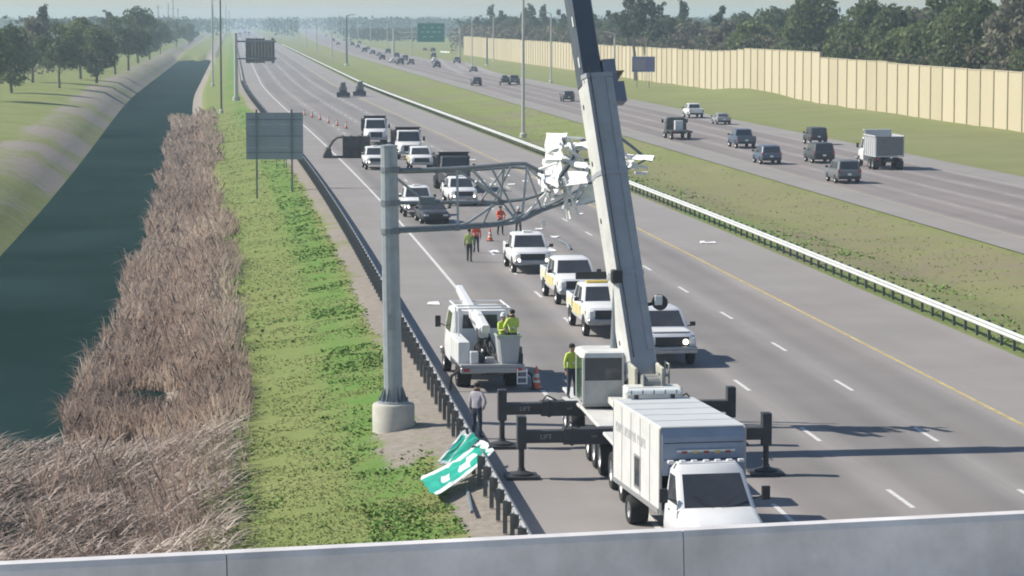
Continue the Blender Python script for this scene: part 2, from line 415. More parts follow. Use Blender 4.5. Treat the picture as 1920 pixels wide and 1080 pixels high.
# ---- asphalt
def asphalt(name, lo, n_lanes, lw, base, side):
    m, nt, b = node_mat(name)
    uvn = nt.nodes.new('ShaderNodeUVMap'); uv = uvn.outputs[0]
    sp = nt.nodes.new('ShaderNodeSeparateXYZ'); nt.links.new(uv, sp.inputs[0])
    mp = nt.nodes.new('ShaderNodeMapping'); mp.inputs['Scale'].default_value = (1.3, 0.03, 1); nt.links.new(uv, mp.inputs['Vector'])
    streak = noise(nt, mp.outputs[0], 1.0, 6, 0.7)
    mp2 = nt.nodes.new('ShaderNodeMapping'); mp2.inputs['Scale'].default_value = (0.35, 0.012, 1); nt.links.new(uv, mp2.inputs['Vector'])
    broad = noise(nt, mp2.outputs[0], 1.0, 3)
    blot = noise(nt, uv, 0.16, 5, 0.6); fine = noise(nt, uv, 6.0, 4, 0.8)
    lane = math_(nt, 'COSINE', math_(nt, 'MULTIPLY', math_(nt, 'SUBTRACT', sp.outputs[0], lo), 4 * math.pi / lw))   # two wheel paths a lane
    lane1 = math_(nt, 'COSINE', math_(nt, 'MULTIPLY', math_(nt, 'SUBTRACT', sp.outputs[0], lo), 2 * math.pi / lw))
    inside = math_(nt, 'MULTIPLY', math_(nt, 'GREATER_THAN', sp.outputs[0], lo), math_(nt, 'LESS_THAN', sp.outputs[0], lo + n_lanes * lw))
    w = math_(nt, 'ADD', math_(nt, 'MULTIPLY', lane, 0.07), math_(nt, 'MULTIPLY', lane1, 0.12))
    w = math_(nt, 'MULTIPLY', w, mrange(nt, streak, 0.25, 0.75, 0.4, 1.5))
    w = math_(nt, 'ADD', w, mrange(nt, streak, 0.2, 0.8, -0.06, 0.06))
    w = math_(nt, 'ADD', w, mrange(nt, broad, 0.2, 0.8, -0.16, 0.16))
    w = math_(nt, 'ADD', math_(nt, 'MULTIPLY', w, inside), mrange(nt, blot, 0.25, 0.75, -0.10, 0.10))
    w = math_(nt, 'ADD', w, mrange(nt, fine, 0.2, 0.8, -0.05, 0.05))
    k = math_(nt, 'ADD', 1.0, w)
    c = mixc(nt, inside, side, base)
    c = mixc(nt, mrange(nt, broad, 0.45, 0.75, 0, 0.5), c, (base[0] * 1.06, base[1] * 0.98, base[2] * 0.95))
    vm = nt.nodes.new('ShaderNodeVectorMath'); vm.operation = 'SCALE'; nt.links.new(c, vm.inputs[0]); nt.links.new(k, vm.inputs['Scale'])
    nt.links.new(vm.outputs[0], b.inputs['Base Color'])
    b.inputs['Roughness'].default_value = 0.9; b.inputs['Specular IOR Level'].default_value = 0.2
    bp = nt.nodes.new('ShaderNodeBump'); bp.inputs['Strength'].default_value = 0.25; bp.inputs['Distance'].default_value = 0.01
    nt.links.new(fine, bp.inputs['Height']); nt.links.new(bp.outputs[0], b.inputs['Normal'])
    return m
LW = 3.71; L0 = 11.05
SL0, SLW = 48.2, 3.7
DROAD = frange(-60, 60, 20) + frange(60, 700, 6) + frange(700, 1500, 30) + frange(1500, 5200, 250)
flat = lambda z: (lambda U, D: np.full_like(U, z))
nb, _, _ = uv_sheet('northbound_carriageway', [7.5, 9.3, 11.05, 14.76, 18.47, 22.18, 25.9, 28.5, 31.0], DROAD, flat(0.0), asphalt('nb_asphalt', L0, 4, LW, (0.228, 0.217, 0.213), (0.272, 0.259, 0.252)))
tag(nb, kind='structure')
sb, _, _ = uv_sheet('southbound_carriageway', [45, 48.2, 51.9, 55.6, 59.3, 63, 67.2], DROAD, flat(0.0), asphalt('sb_asphalt', SL0, 4, SLW, (0.235, 0.213, 0.207), (0.275, 0.263, 0.25)))
tag(sb, kind='structure')
def ramp_x(U, D):
    cu = np.interp(D, [700, 790, 860, 950, 1131, 1493, 2000, 3200], [61, 64.5, 68.5, 74, 82, 107, 150, 300])
    return cu + U + TX * D
ramp, _, _ = uv_sheet('exit_ramp', [-4.5, 0, 5.5], frange(700, 1500, 20) + frange(1500, 3200, 100), flat(0.004), asphalt('ramp_asphalt', -3.6, 2, 3.6, (0.27, 0.25, 0.245), (0.3, 0.29, 0.28)), xf=ramp_x)
tag(ramp, kind='structure')

# ---- painted markings
MARK = mat('worn_white_marking', (0.60, 0.60, 0.59), 0.7, var=0.3, scale=3.5)
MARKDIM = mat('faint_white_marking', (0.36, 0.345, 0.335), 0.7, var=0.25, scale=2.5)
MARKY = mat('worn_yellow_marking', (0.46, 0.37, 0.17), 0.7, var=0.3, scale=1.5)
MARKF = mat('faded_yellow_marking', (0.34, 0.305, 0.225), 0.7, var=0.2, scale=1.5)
def line_mesh(name, u, Ds, w, m, parent, z=0.006):
    V = []; F = []
    for i, D in enumerate(Ds):
        x = float(RX(u, D)); V += [(x - w / 2, D, z), (x + w / 2, D, z)]
        if i: F.append((2 * i - 2, 2 * i - 1, 2 * i + 1, 2 * i))
    me = bpy.data.meshes.new(name); me.from_pydata(V, [], F); me.materials.append(m)
    o = link(name, me, parent); return o
DLN = [d for d in DROAD if 20 <= d <= 3000]
line_mesh('edge_line', L0, DLN, 0.17, MARK, nb)
line_mesh('yellow_edge_line', L0 + 4 * LW, DLN, 0.17, MARKY, nb)
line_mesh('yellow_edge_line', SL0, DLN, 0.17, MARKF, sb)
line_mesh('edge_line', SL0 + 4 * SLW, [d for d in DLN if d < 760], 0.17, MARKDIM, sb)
dash = MB().add([(-0.075, -1.52, 0), (0.075, -1.52, 0), (0.075, 1.52, 0), (-0.075, 1.52, 0)], [(0, 1, 2, 3)]).mesh('lane_dash', MARK)
dash_dim = dash.copy(); dash_dim.materials[0] = MARKDIM
for j in range(1, 4):
    for k in range(-4, 42):
        D = 101.7 + 12.19 * k + (-2.4 if j == 1 else 0)
        p = RP(L0 + j * LW, D, 0.0065); yaw = math.atan(-(TX + float(c_nb(D + 2) - c_nb(D - 2)) / 4))
        child('lane_dash', dash, nb, p, (0, 0, yaw))
        if 5 < k < 36:
            D2 = 101.7 + 12.19 * k + 3
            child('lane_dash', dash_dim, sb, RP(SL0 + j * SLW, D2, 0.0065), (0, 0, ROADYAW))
far = MB()
for j in range(1, 4):
    for k in range(42, 120):
        for c0, lw, cc in ((L0, LW, 0),):
            D = 101.7 + 12.19 * k; p = RP(c0 + j * lw, D, 0.0065)
            far.add([(p.x - 0.075, D - 1.5, 0.0065), (p.x + 0.075, D - 1.5, 0.0065), (p.x - 0.22, D + 1.5, 0.0065), (p.x - 0.37, D + 1.5, 0.0065)], [(0, 1, 2, 3)])
fm = far.build('far_lane_dashes', MARK, nb); tag(fm, kind='stuff')

# ---- canal
def water_mat():
    m, nt, b = node_mat('dark_canal_water')
    tc = nt.nodes.new('ShaderNodeTexCoord')
    n1 = noise(nt, tc.outputs['Object'], 0.05, 4); n2 = noise(nt, tc.outputs['Object'], 1.6, 4)
    c = mixc(nt, mrange(nt, n1, 0.35, 0.65), (0.007, 0.021, 0.019), (0.012, 0.029, 0.025))
    df = nt.nodes.new('ShaderNodeBsdfDiffuse'); nt.links.new(c, df.inputs[0])
    gl = nt.nodes.new('ShaderNodeBsdfGlossy'); gl.inputs['Roughness'].default_value = 0.22; gl.inputs[0].default_value = (.6, .8, .8, 1)
    ms = nt.nodes.new('ShaderNodeMixShader'); nt.links.new(mrange(nt, n1, 0.3, 0.7, 0.02, 0.075), ms.inputs[0]); nt.links.new(df.outputs[0], ms.inputs[1]); nt.links.new(gl.outputs[0], ms.inputs[2])
    nt.links.new(ms.outputs[0], nt.nodes['Material Output'].inputs[0])
    bp = nt.nodes.new('ShaderNodeBump'); bp.inputs['Strength'].default_value = 0.25; bp.inputs['Distance'].default_value = 0.04
    nt.links.new(n2, bp.inputs['Height']); nt.links.new(bp.outputs[0], gl.inputs['Normal'])
    return m
water, _, _ = uv_sheet('canal_water', [-15.8, -12, -8, -4, -2.0], [d for d in DROAD if 0 <= d <= 1250], flat(-2.2), water_mat())
tag(water, kind='structure')

# ---- blades (reeds, weeds, turf)
def blades(name, P, h, w, lean, m, bend=0.5, az=None, flat_=False, patch=2.5):
    n = len(P); a = RNG.uniform(0, 2 * np.pi, n) if az is None else az
    la = RNG.uniform(0, 2 * np.pi, n) if az is None else az
    side = np.stack([np.cos(a), np.sin(a), np.zeros(n)], -1) * (w / 2)[:, None]
    ld = np.stack([np.cos(la), np.sin(la), np.zeros(n)], -1)
    if flat_: side = np.stack([-np.sin(a), np.cos(a), np.zeros(n)], -1) * (w / 2)[:, None]
    up = np.array([0, 0, 1.0])
    mid = P + up * (h * 0.55)[:, None] + ld * (h * lean * bend * 0.55)[:, None]
    tip = P + up * (h * np.sqrt(np.clip(1 - lean ** 2, 0.02, 1)))[:, None] + ld * (h * lean)[:, None]
    if flat_: mid = (P + tip) / 2 + up * (0.08 if h.mean() > 0.6 else 0.02)
    V = np.stack([P - side, P + side, mid - side * 0.8, mid + side * 0.8, tip], 1).reshape(-1, 3)
    k = np.arange(n)[:, None] * 5
    F = np.concatenate([k + [0, 1, 3], k + [0, 3, 2], k + [2, 3, 4]], 1).reshape(-1, 3)
    base = np.clip(0.5 * RNG.uniform(0, 1, n) + 0.9 * (0.5 * grid_noise(P[:, 0], P[:, 1], 5, patch) + 0.5 * grid_noise(P[:, 0], P[:, 1] * .4, 6, patch * 2.7)) - 0.2, 0, 1)
    return np_mesh(name, V, F, m, np.repeat(base, 5))
REED = tint_mat('dead_reed', [(0.24, 0.175, 0.14), (0.40, 0.305, 0.255), (0.52, 0.41, 0.335), (0.70, 0.59, 0.48)], trans=0.45)
REEDPALE = tint_mat('cut_reed', [(0.26, 0.205, 0.18), (0.40, 0.335, 0.295), (0.62, 0.55, 0.48)], trans=0.15)
TURF = tint_mat('turf_blades', [(0.16, 0.195, 0.06), (0.22, 0.26, 0.09), (0.28, 0.31, 0.12)], trans=0.0)
WEED = tint_mat('lush_weed_leaves', [(0.12, 0.215, 0.045), (0.15, 0.27, 0.06), (0.20, 0.31, 0.085)], trans=0.0)
def scatter(u0, u1, D0, D1, n, power=1.0):
    t = RNG.uniform(0, 1, n)
    D = 1 / (1 / D0 + t * (1 / D1 - 1 / D0)) if power == 2 else D0 + (D1 - D0) * t ** power
    U = RNG.uniform(u0, u1, n)
    return U, D
def place(U, D):
    return np.stack([RX(U, D), D, ground_z(U, D)], -1)
# standing reeds
U, D = scatter(-7.0, 0.6, 36, 440, 150000, 2)
den = grid_noise(U, D, 41, 3.2) * 0.5 + grid_noise(U, D, 42, 1.3) * 0.5
edge = -0.7 + (grid_noise(np.zeros_like(D), D, 43, 14) - 0.5) * 2.4 + 1.4 * sstep(250, 430, D) + RNG.normal(0, 0.35, len(D)) + (grid_noise(U * 0, D, 47, 3) - 0.5) * 0.9
hole = ((U + 3.9) / 1.9) ** 2 + ((D - 112.5) / 4.2) ** 2 > 1
heap = (D < 101) & (U < -0.4 + 0.02 * (D - 60))
wl = -6.0 - 0.9 * (grid_noise(np.zeros_like(D), D, 44, 9) - 0.2)
ok = (U < edge) & (U > wl) & (den > 0.22) & hole & ~(heap & (RNG.uniform(0, 1, len(U)) > 0.12))
U, D, den = U[ok], D[ok], den[ok]
P = place(U, D); P[:, 2] = np.maximum(P[:, 2], -2.3)
clump = grid_noise(U, D, 45, 2.2) * 0.6 + grid_noise(U, D, 46, 6.0) * 0.4
h = (0.35 + 1.7 * clump ** 1.3) * RNG.uniform(0.55, 1.1, len(U)); w = 0.028 + 0.00042 * D
lie = RNG.uniform(0, 1, len(U)) < 0.45
lean = np.where(lie, RNG.uniform(0.7, 0.97, len(U)), RNG.uniform(0.05, 0.6, len(U)))
P[:, 2] += np.where(lie, RNG.uniform(0, .55, len(U)) * h, 0)
reeds = link('reed_bed', blades('reed_bed', P, h, w, lean, REED, patch=1.6, az=RNG.uniform(0, 6.28, len(U)), flat_=False))
tag(reeds, 'grey-brown dead reeds standing along the canal edge', 'reeds', kind='stuff')
# cut and flattened reeds in the lower left
n = 24000
U, D = scatter(-9.5, -0.2, 38, 101, n)
hh = 0.25 + 0.85 * grid_noise(U, D, 51, 2.4) * sstep(103, 94, D)
P = place(U, D); P[:, 2] = np.maximum(P[:, 2], -2.3) + RNG.uniform(0, 1, n) * hh
heapm = blades('cut_reed_heap', P, RNG.uniform(0.4, 1.5, n), RNG.uniform(0.025, 0.075, n), RNG.uniform(0.9, 1.0, n), REEDPALE, az=RNG.normal(-0.5, 0.95, n), flat_=True, patch=1.2)
heap_o = link('cut_reed_heap', heapm)
tag(heap_o, 'pale flattened heap of cut reeds below the standing reeds', 'reeds', kind='stuff')
# short turf between reeds and guardrail, and on the median and far verge
def turf(name, parts, m, hs, label):
    Ps, H, W = [], [], []
    for (u0, u1, D0, D1, n, hk, seed, thr) in parts:
        U, D = scatter(u0, u1, D0, D1, n, 2)
        g = grid_noise(U, D, seed, 1.1) * 0.6 + grid_noise(U, D, seed + 1, 4.5) * 0.4
        sx = np.exp(-(((U - POLE_U - 0.1) / 1.3) ** 2 + ((D - POLE_P.y + 3) / 6.5) ** 2))
        k = (g > thr) & (RNG.uniform(0, 1, n) > sx * 1.1)
        U, D, g = U[k], D[k], g[k]
        Ps.append(place(U, D)); H.append(hk * (0.5 + g) * RNG.uniform(0.5, 1.2, len(U))); W.append((0.018 + 0.00045 * D) * (1.0 if name == 'turf_grass' else 1.7))
    P = np.concatenate(Ps); h = np.concatenate(H); w = np.concatenate(W)
    o = link(name, blades(name, P, h * hs, w, RNG.uniform(0.90, 0.995, len(P)) if name == 'turf_grass' else RNG.uniform(0.80, 0.98, len(P)), m, flat_=True))
    tag(o, label, 'grass', kind='stuff')
turf('turf_grass', [(-0.9, 6.0, 42, 430, 60000, 0.12, 61, 0.35), (31.8, 44.8, 95, 420, 9000, 0.14, 63, 0.5)], TURF, 1.0, 'short grass on the verges and the median')
turf('lush_weeds', [(3.6, 6.1, 62, 330, 13000, 0.15, 71, 0.50), (-0.5, 3.6, 60, 300, 5000, 0.16, 73, 0.66), (31.9, 37.5, 110, 290, 4000, 0.2, 75, 0.62), (-1.2, 0.4, 60, 200, 3000, 0.5, 77, 0.5)], WEED, 1.0, 'bright green weeds growing in clumps beside the guardrails')

# ---- trees
def leaf_cloud(n, centres, size, squash=0.8):
    """leaf quads on the shells of several lobes"""
    c = np.array([k[:3] for k in centres]); r = np.array([k[3] for k in centres])
    i = RNG.choice(len(r), n, p=r ** 2 / (r ** 2).sum())
    d = RNG.normal(0, 1, (n, 3)); d /= np.linalg.norm(d, axis=1)[:, None]
    rad = r[i] * (0.45 + 0.6 * RNG.uniform(0, 1, n) ** 0.6)
    P = c[i] + d * rad[:, None] * np.array([1, 1, squash])
    a = RNG.normal(0, 1, (n, 3)); a /= np.linalg.norm(a, axis=1)[:, None]
    b = np.cross(a, RNG.normal(0, 1, (n, 3))); b /= np.linalg.norm(b, axis=1)[:, None]
    s = size * RNG.uniform(0.5, 1.3, n)[:, None]
    V = np.stack([P - a * s, P - b * s * 0.6, P + a * s, P + b * s * 0.6], 1).reshape(-1, 3)
    F = np.arange(4 * n).reshape(n, 4)
    lobe = RNG.uniform(0, 1, len(r))[i]
    t = np.clip(0.55 * lobe + 0.45 * RNG.uniform(0, 1, n), 0, 1)
    return V, F, np.repeat(t, 4)
LEAFA = tint_mat('broadleaf_foliage', [(0.085, 0.115, 0.055), (0.14, 0.18, 0.08), (0.21, 0.245, 0.12)])
LEAFB = tint_mat('fresh_green_foliage', [(0.10, 0.14, 0.052), (0.16, 0.205, 0.075), (0.235, 0.28, 0.115)])
LEAFC = tint_mat('grey_brown_foliage', [(0.14, 0.14, 0.10), (0.20, 0.195, 0.14), (0.28, 0.27, 0.20)])
LEAFD = tint_mat('pine_foliage', [(0.045, 0.07, 0.042), (0.075, 0.105, 0.06), (0.11, 0.14, 0.08)])
def make_tree(kind, H, seed):
    rs = random.Random(seed)
    root = empty('broadleaf_tree' if kind != 'pine' else 'pine_tree')
    tr = MB()
    bend = [(rs.uniform(-.25, .25) * k, rs.uniform(-.25, .25) * k) for k in range(5)]
    pts = [(bend[k][0], bend[k][1], H * 0.9 * k / 4) for k in range(5)]
    r0 = 0.018 * H
    tr.path(pts, [r0 * 1.3, r0, r0 * .75, r0 * .5, r0 * .15], 8)
    C = []
    if kind == 'pine':
        for k in range(9):
            z = H * (0.55 + 0.05 * k); R_ = H * (0.17 - 0.012 * k) * rs.uniform(.7, 1.2); a = rs.uniform(0, 6.28)
            p = (math.cos(a) * R_ * .8, math.sin(a) * R_ * .8, z); C.append((*p, R_ * .62))
            tr.tube((0, 0, z - .7), p, r0 * .35, r0 * .08, 5)
        n = 1300; sz = 0.36; lm = LEAFD
    else:
        for k in range(13):
            z = H * rs.uniform(0.20, 0.86); env = math.sin(min(1, max(0, (z / H - .12) / .85)) * math.pi) ** .6
            R_ = H * 0.27 * env * rs.uniform(.6, 1.1); a = k * 2.4 + rs.uniform(-.5, .5)
            p = (math.cos(a) * R_, math.sin(a) * R_, z); C.append((*p, H * rs.uniform(.10, .175)))
            tr.tube((pts[1][0] * .6, pts[1][1] * .6, max(z - H * .22, H * .15)), p, r0 * .4, r0 * .08, 5)
        C.append((0, 0, H * .88, H * .12)); C.append((0, 0, H * .55, H * .2))
        n = 3200; sz = 0.36; lm = {'a': LEAFA, 'b': LEAFB, 'c': LEAFC}[kind]
    tr.build('trunk', TRUNK, root, smooth=True)
    V, F, t = leaf_cloud(n, C, sz)
    link('crown', np_mesh('crown', V, F, lm, t, n=4), root)
    return root
TREES = [make_tree('a', 13, 1), make_tree('a', 12, 2), make_tree('b', 12, 3), make_tree('c', 12, 4), make_tree('pine', 17, 5), make_tree('c', 11, 6), make_tree('b', 10.5, 7), make_tree('pine', 15, 8)]
TN = ['dark green leafy tree', 'dense dark green tree', 'fresh green leafy tree', 'grey-brown half-bare tree', 'tall thin pine tree', 'brownish sparse tree', 'small bright green tree', 'slender dark pine']
used = [False] * len(TREES)
def plant(i, p, s, label, group):
    rz = random.uniform(0, 6.28)
    if not used[i]:
        used[i] = True; t = TREES[i]; t.location = p; t.rotation_euler.z = rz; t.scale = (s, s, s * random.uniform(.9, 1.1)); tag(t, label, 'tree', group)
        return t
    return copy_thing(TREES[i], p, rz, label, group, scale=(s, s, s * random.uniform(.9, 1.1)))
def wall_u(D): return float(np.interp(D, [300, 390, 490, 605, 1050], [91, 90.9, 89.8, 87.8, 86.5]))
rt = random.Random(3)
D = 318.0; row = 0
while D < 1240:
    for q in range(2):
        u = wall_u(min(D, 1050)) + 11 + q * 13 + rt.uniform(-2, 8)
        if D > 1060: u -= rt.uniform(-8, 0)
        i = rt.choice([0, 0, 1, 2, 3, 5, 1, 2, 6, 3] if D < 620 else [0, 1, 1, 3, 5, 0, 4, 7])
        s = rt.choice([rt.uniform(0.85, 1.05), rt.uniform(1.0, 1.2), rt.uniform(1.15, 1.38)]) * (1.05 if D < 560 else 0.9)
        p = (float(u + TX * D), D + rt.uniform(-3, 3), 0.4)
        plant(i, p, s, TN[i] + ' in the wood behind the tan noise wall', 'trees behind the noise wall, ' + TN[i] + 's')
    D += rt.uniform(6, 9.5) * (1.0 if D < 500 else 1.35)
for k in range(34):
    D = rt.uniform(345, 700); u = wall_u(D) + rt.uniform(28, 75); i = rt.choice([0, 1, 2, 3, 5, 6])
    plant(i, (float(u + TX * D), D, 0.4), rt.uniform(1.05, 1.4), TN[i] + ' deep in the wood, seen over the front row', 'trees deep in the wood, ' + TN[i] + 's')
for (px, Dq, i, s) in ((1175, 640, 4, 1.12), (1192, 600, 7, 1.25), (1210, 610, 4, 1.02)):
    p = AT(px, 60, Dq); plant(i, (p.x, Dq, 0.5), s, 'one of the tallest trees rising above the blue sign', 'tall trees above the blue sign')
for (px, Dq, i, s) in ((240, 700, 1, 1.18), (258, 820, 0, 1.22), (280, 900, 0, 1.0), (300, 1050, 2, 1.0), (215, 650, 1, 1.1), (180, 560, 0, 1.0), (150, 600, 2, 1.15), (110, 520, 1, 0.95), (60, 560, 3, 1.1), (20, 480, 0, 0.9), (90, 700, 4, 1.1), (-20, 430, 2, .95), (330, 1300, 1, 1.0), (355, 1450, 0, .95), (200, 900, 4, 1.0)):
    p = AT(px, 70, Dq); plant(i, (p.x, Dq, 0.8), s, TN[i] + ' on the far bank of the canal', 'trees beyond the canal, ' + TN[i] + 's')
for t, q in zip(TREES, used):
    if not q:
        for c in list(t.children): bpy.data.objects.remove(c)
        bpy.data.objects.remove(t)
# shrubs behind the wall and the distant wood
def mass(name, boxes, n, size, m, label):
    Vs, Fs, Ts = [], [], []; k = 0
    for (pf, nn) in boxes:
        P, tt = pf(nn)
        a = RNG.normal(0, 1, (nn, 3)); a /= np.linalg.norm(a, axis=1)[:, None]
        b = np.cross(a, RNG.normal(0, 1, (nn, 3))); b /= np.linalg.norm(b, axis=1)[:, None]
        s = (size * RNG.uniform(.5, 1.4, nn))[:, None] * (P[:, 1:2] / 600) ** 0.7
        V = np.stack([P - a * s, P - b * s * .6, P + a * s, P + b * s * .6], 1).reshape(-1, 3)
        Vs.append(V); Fs.append(np.arange(4 * nn).reshape(nn, 4) + k); Ts.append(np.repeat(tt, 4)); k += 4 * nn
    o = link(name, np_mesh(name, np.concatenate(Vs), np.concatenate(Fs), m, np.concatenate(Ts), n=4))
    return tag(o, label, 'woodland', kind='stuff')
def under(n):
    D = 310 + 900 * RNG.uniform(0, 1, n) ** 1.2; u = np.interp(D, [300, 390, 490, 605, 1050], [91, 90.9, 89.8, 87.8, 86.5]) + 5.5 + RNG.uniform(0, 1, n) ** .8 * 26
    top = 7.5 + 4.0 * grid_noise(u, D, 81, 9)
    return np.stack([u + TX * D, D, 0.5 + top * RNG.uniform(0, 1, n) ** .5], -1), RNG.uniform(0, 1, n)
def underl(n):
    D = 360 + 1000 * RNG.uniform(0, 1, n); u = RNG.uniform(-75, -36, n)
    top = 2.2 + 4.5 * grid_noise(u, D, 83, 11)
    return np.stack([RX(u, D), D, 0.8 + top * RNG.uniform(0, 1, n) ** .6], -1), RNG.uniform(0, .8, n)
mass('undergrowth', [(under, 38000), (underl, 12000)], 0, 0.5, tint_mat('undergrowth_leaves', [(0.12, 0.108, 0.075), (0.175, 0.155, 0.105), (0.23, 0.20, 0.14)]), 'brownish scrub under the trees behind the noise wall and beyond the canal')
def farw(n):
    D = RNG.uniform(2300, 4200, n); px = RNG.uniform(-200, 2100, n)
    X = (px - 960) / FPX * D; top = 9 + 7 * grid_noise(px, D, 91, 45) + 3 * grid_noise(px, D, 92, 14)
    road = (np.abs(X - RX(19.0, D)) < 22) | (np.abs(X - RX(56.0, D)) < 16)
    z = np.where(road & (D < 3600), -5, top * RNG.uniform(0, 1, n) ** .6)
    return np.stack([X, D, z], -1), RNG.uniform(0, .8, n)
def farl(n):
    D = RNG.uniform(1150, 2300, n); u = RNG.uniform(-90, -26, n)
    top = 8 + 8 * grid_noise(u, D, 93, 22)
    return np.stack([u + TX * D - 5, D, top * RNG.uniform(0, 1, n) ** .6], -1), RNG.uniform(0, .9, n)
def farr(n):
    D = RNG.uniform(1250, 2400, n); u = np.interp(D, [1250, 1500, 2000, 2400], [98, 128, 175, 220]) + RNG.uniform(0, 140, n)
    top = 9 + 6 * grid_noise(u, D, 94, 25)
    return np.stack([u + TX * D, D, top * RNG.uniform(0, 1, n) ** .6], -1), RNG.uniform(0, .9, n)
def farm(n):
    D = RNG.uniform(1700, 2500, n); f = RNG.uniform(0, 1, n)
    a = RX(np.full(n, 70.), D) + 6; b = ramp_x(np.full(n, -8.), D)
    top = 3 + 6 * grid_noise(a, D, 95, 40)
    return np.stack([a + (b - a) * f, D, top * RNG.uniform(0, 1, n) ** .6], -1), RNG.uniform(0, .9, n)
mass('distant_wood', [(farw, 42000), (farl, 9000), (farr, 16000), (farm, 5000)], 0, 0.62, tint_mat('distant_foliage', [(0.03, 0.05, 0.025), (0.055, 0.075, 0.035), (0.09, 0.105, 0.05)]), 'hazy line of distant woods along the horizon')

# ---- noise wall
WALLM = mat('tan_precast_panel', (0.56, 0.50, 0.355), 0.85, var=0.06, scale=0.35, bump=0.2)
WALLC = mat('tan_wall_post', (0.46, 0.41, 0.29), 0.85, var=0.07, scale=0.5)
def wall_mat():
    m, nt, b = node_mat('tan_precast_panel_weathered')
    oi = nt.nodes.new('ShaderNodeObjectInfo'); ge = nt.nodes.new('ShaderNodeNewGeometry')
    mp = nt.nodes.new('ShaderNodeMapping'); mp.inputs['Scale'].default_value = (.9, .9, .12); nt.links.new(ge.outputs['Position'], mp.inputs['Vector'])
    st = noise(nt, mp.outputs[0], 1.0, 5, .65); bl = noise(nt, ge.outputs['Position'], .22, 4)
    c = mixc(nt, oi.outputs['Random'], (0.47, 0.415, 0.285), (0.545, 0.485, 0.35))
    c = mixc(nt, mrange(nt, st, .5, .8, 0, .45), c, (0.43, 0.375, 0.26))
    c = mixc(nt, mrange(nt, bl, .5, .75, 0, .35), c, (0.56, 0.51, 0.385))
    nt.links.new(c, b.inputs['Base Color']); b.inputs['Roughness'].default_value = .9; b.inputs['Specular IOR Level'].default_value = .15
    return m
WALLM = wall_mat()
wall_root = empty('noise_barrier_wall', (float(wall_u(500) + TX * 500), 500, 0.3), 0, 'long tan precast noise wall beyond the southbound lanes', 'noise wall')
PLEN = 6.1
panel_me = MB().box((0, 0, 3.5), (0.16, PLEN - 0.40, 7.0)).mesh('wall_panel', WALLM)
post_me = MB().box((0, 0, 3.575), (0.46, 0.36, 7.15)).mesh('wall_post', WALLC, bevel=0.03)
cap_me = MB().box((0, 0, 0.06), (0.26, PLEN - 0.40, 0.12)).mesh('wall_coping', WALLC)
D = 306.0; k = 0
step = 0.0
while D < 1050:
    u0, u1 = wall_u(D), wall_u(D + PLEN)
    p0 = Vector((u0 + TX * D, D, 0)); p1 = Vector((u1 + TX * (D + PLEN), D + PLEN, 0)); mid = (p0 + p1) / 2
    yaw = math.atan2(-(p1.x - p0.x), p1.y - p0.y)
    step = 0.0 if D < 388 else (0.35 if D < 432 else (1.0 if D < 492 else (0.45 if D < 640 else 0.0)))
    z0 = float(ground_z(mid.x - TX * mid.y, mid.y)) - 0.25
    sc = (7.0 + step - (z0 - 0.25)) / 7.0 if step >= 1 else (7.0 + step * .5) / 7.0
    loc = mid - wall_root.location; loc.z = z0 - wall_root.location.z
    o = child('wall_panel', panel_me, wall_root, loc, (0, 0, yaw)); o.scale.z = sc * random.uniform(.996, 1.004)
    c = child('wall_coping', cap_me, wall_root, loc + Vector((0, 0, 7.0 * sc + .03)), (0, 0, yaw))
    lp = p0 - wall_root.location; lp.z = z0 - wall_root.location.z
    o = child('wall_post', post_me, wall_root, lp, (0, 0, yaw)); o.scale.z = sc
    D += PLEN * math.cos(yaw); k += 1

# ---- guardrails
def w_profile(s):
    return [(0.0, .44), (.07 * s, .49), (.08 * s, .53), (.01 * s, .585), (.01 * s, .625), (.08 * s, .68), (.07 * s, .72), (0, .765)]
def guardrail(name, u, face, D0, D1, label, rail_mat, post_mat):
    """face = +1 beam on the right of the posts, -1 on the left"""
    base = RP(u, D0, 0)
    root = empty(name, base, 0, label, 'guardrail')
    Ds = frange(D0, D1, 3.81); prof = w_profile(face); V = []; F = []
    n = len(prof) * 2
    rings = []
    for D in Ds:
        x = float(RX(u, D)) - base.x + face * .17
        ring = [Vector((x + a, D - D0, z)) for a, z in prof] + [Vector((x + a - face * .012, D - D0, z)) for a, z in reversed(prof)]
        rings.append(ring)
    MB().loft(rings).build('beam', rail_mat, root)
    pm = MB().box((0, 0, .39), (.12, .10, .86)).mesh('post', post_mat)
    bm_ = MB().box((face * .115, 0, .61), (.11, .15, .36)).mesh('blockout', mat('blockout_wood', (.10, .095, .09), .8))
    D = D0 + 1.0; k = 0
    while D < D1 and k < 296:
        x = float(RX(u, D)) - base.x
        p = child('post', pm, root, (x, D - D0, -0.02)); child('blockout', bm_, p)
        D += 1.905; k += 1
    return root
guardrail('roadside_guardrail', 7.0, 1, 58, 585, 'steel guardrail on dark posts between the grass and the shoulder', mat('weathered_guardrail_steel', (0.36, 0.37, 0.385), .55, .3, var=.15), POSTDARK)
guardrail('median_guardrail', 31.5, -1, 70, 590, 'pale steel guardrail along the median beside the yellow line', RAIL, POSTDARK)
fr = MB()
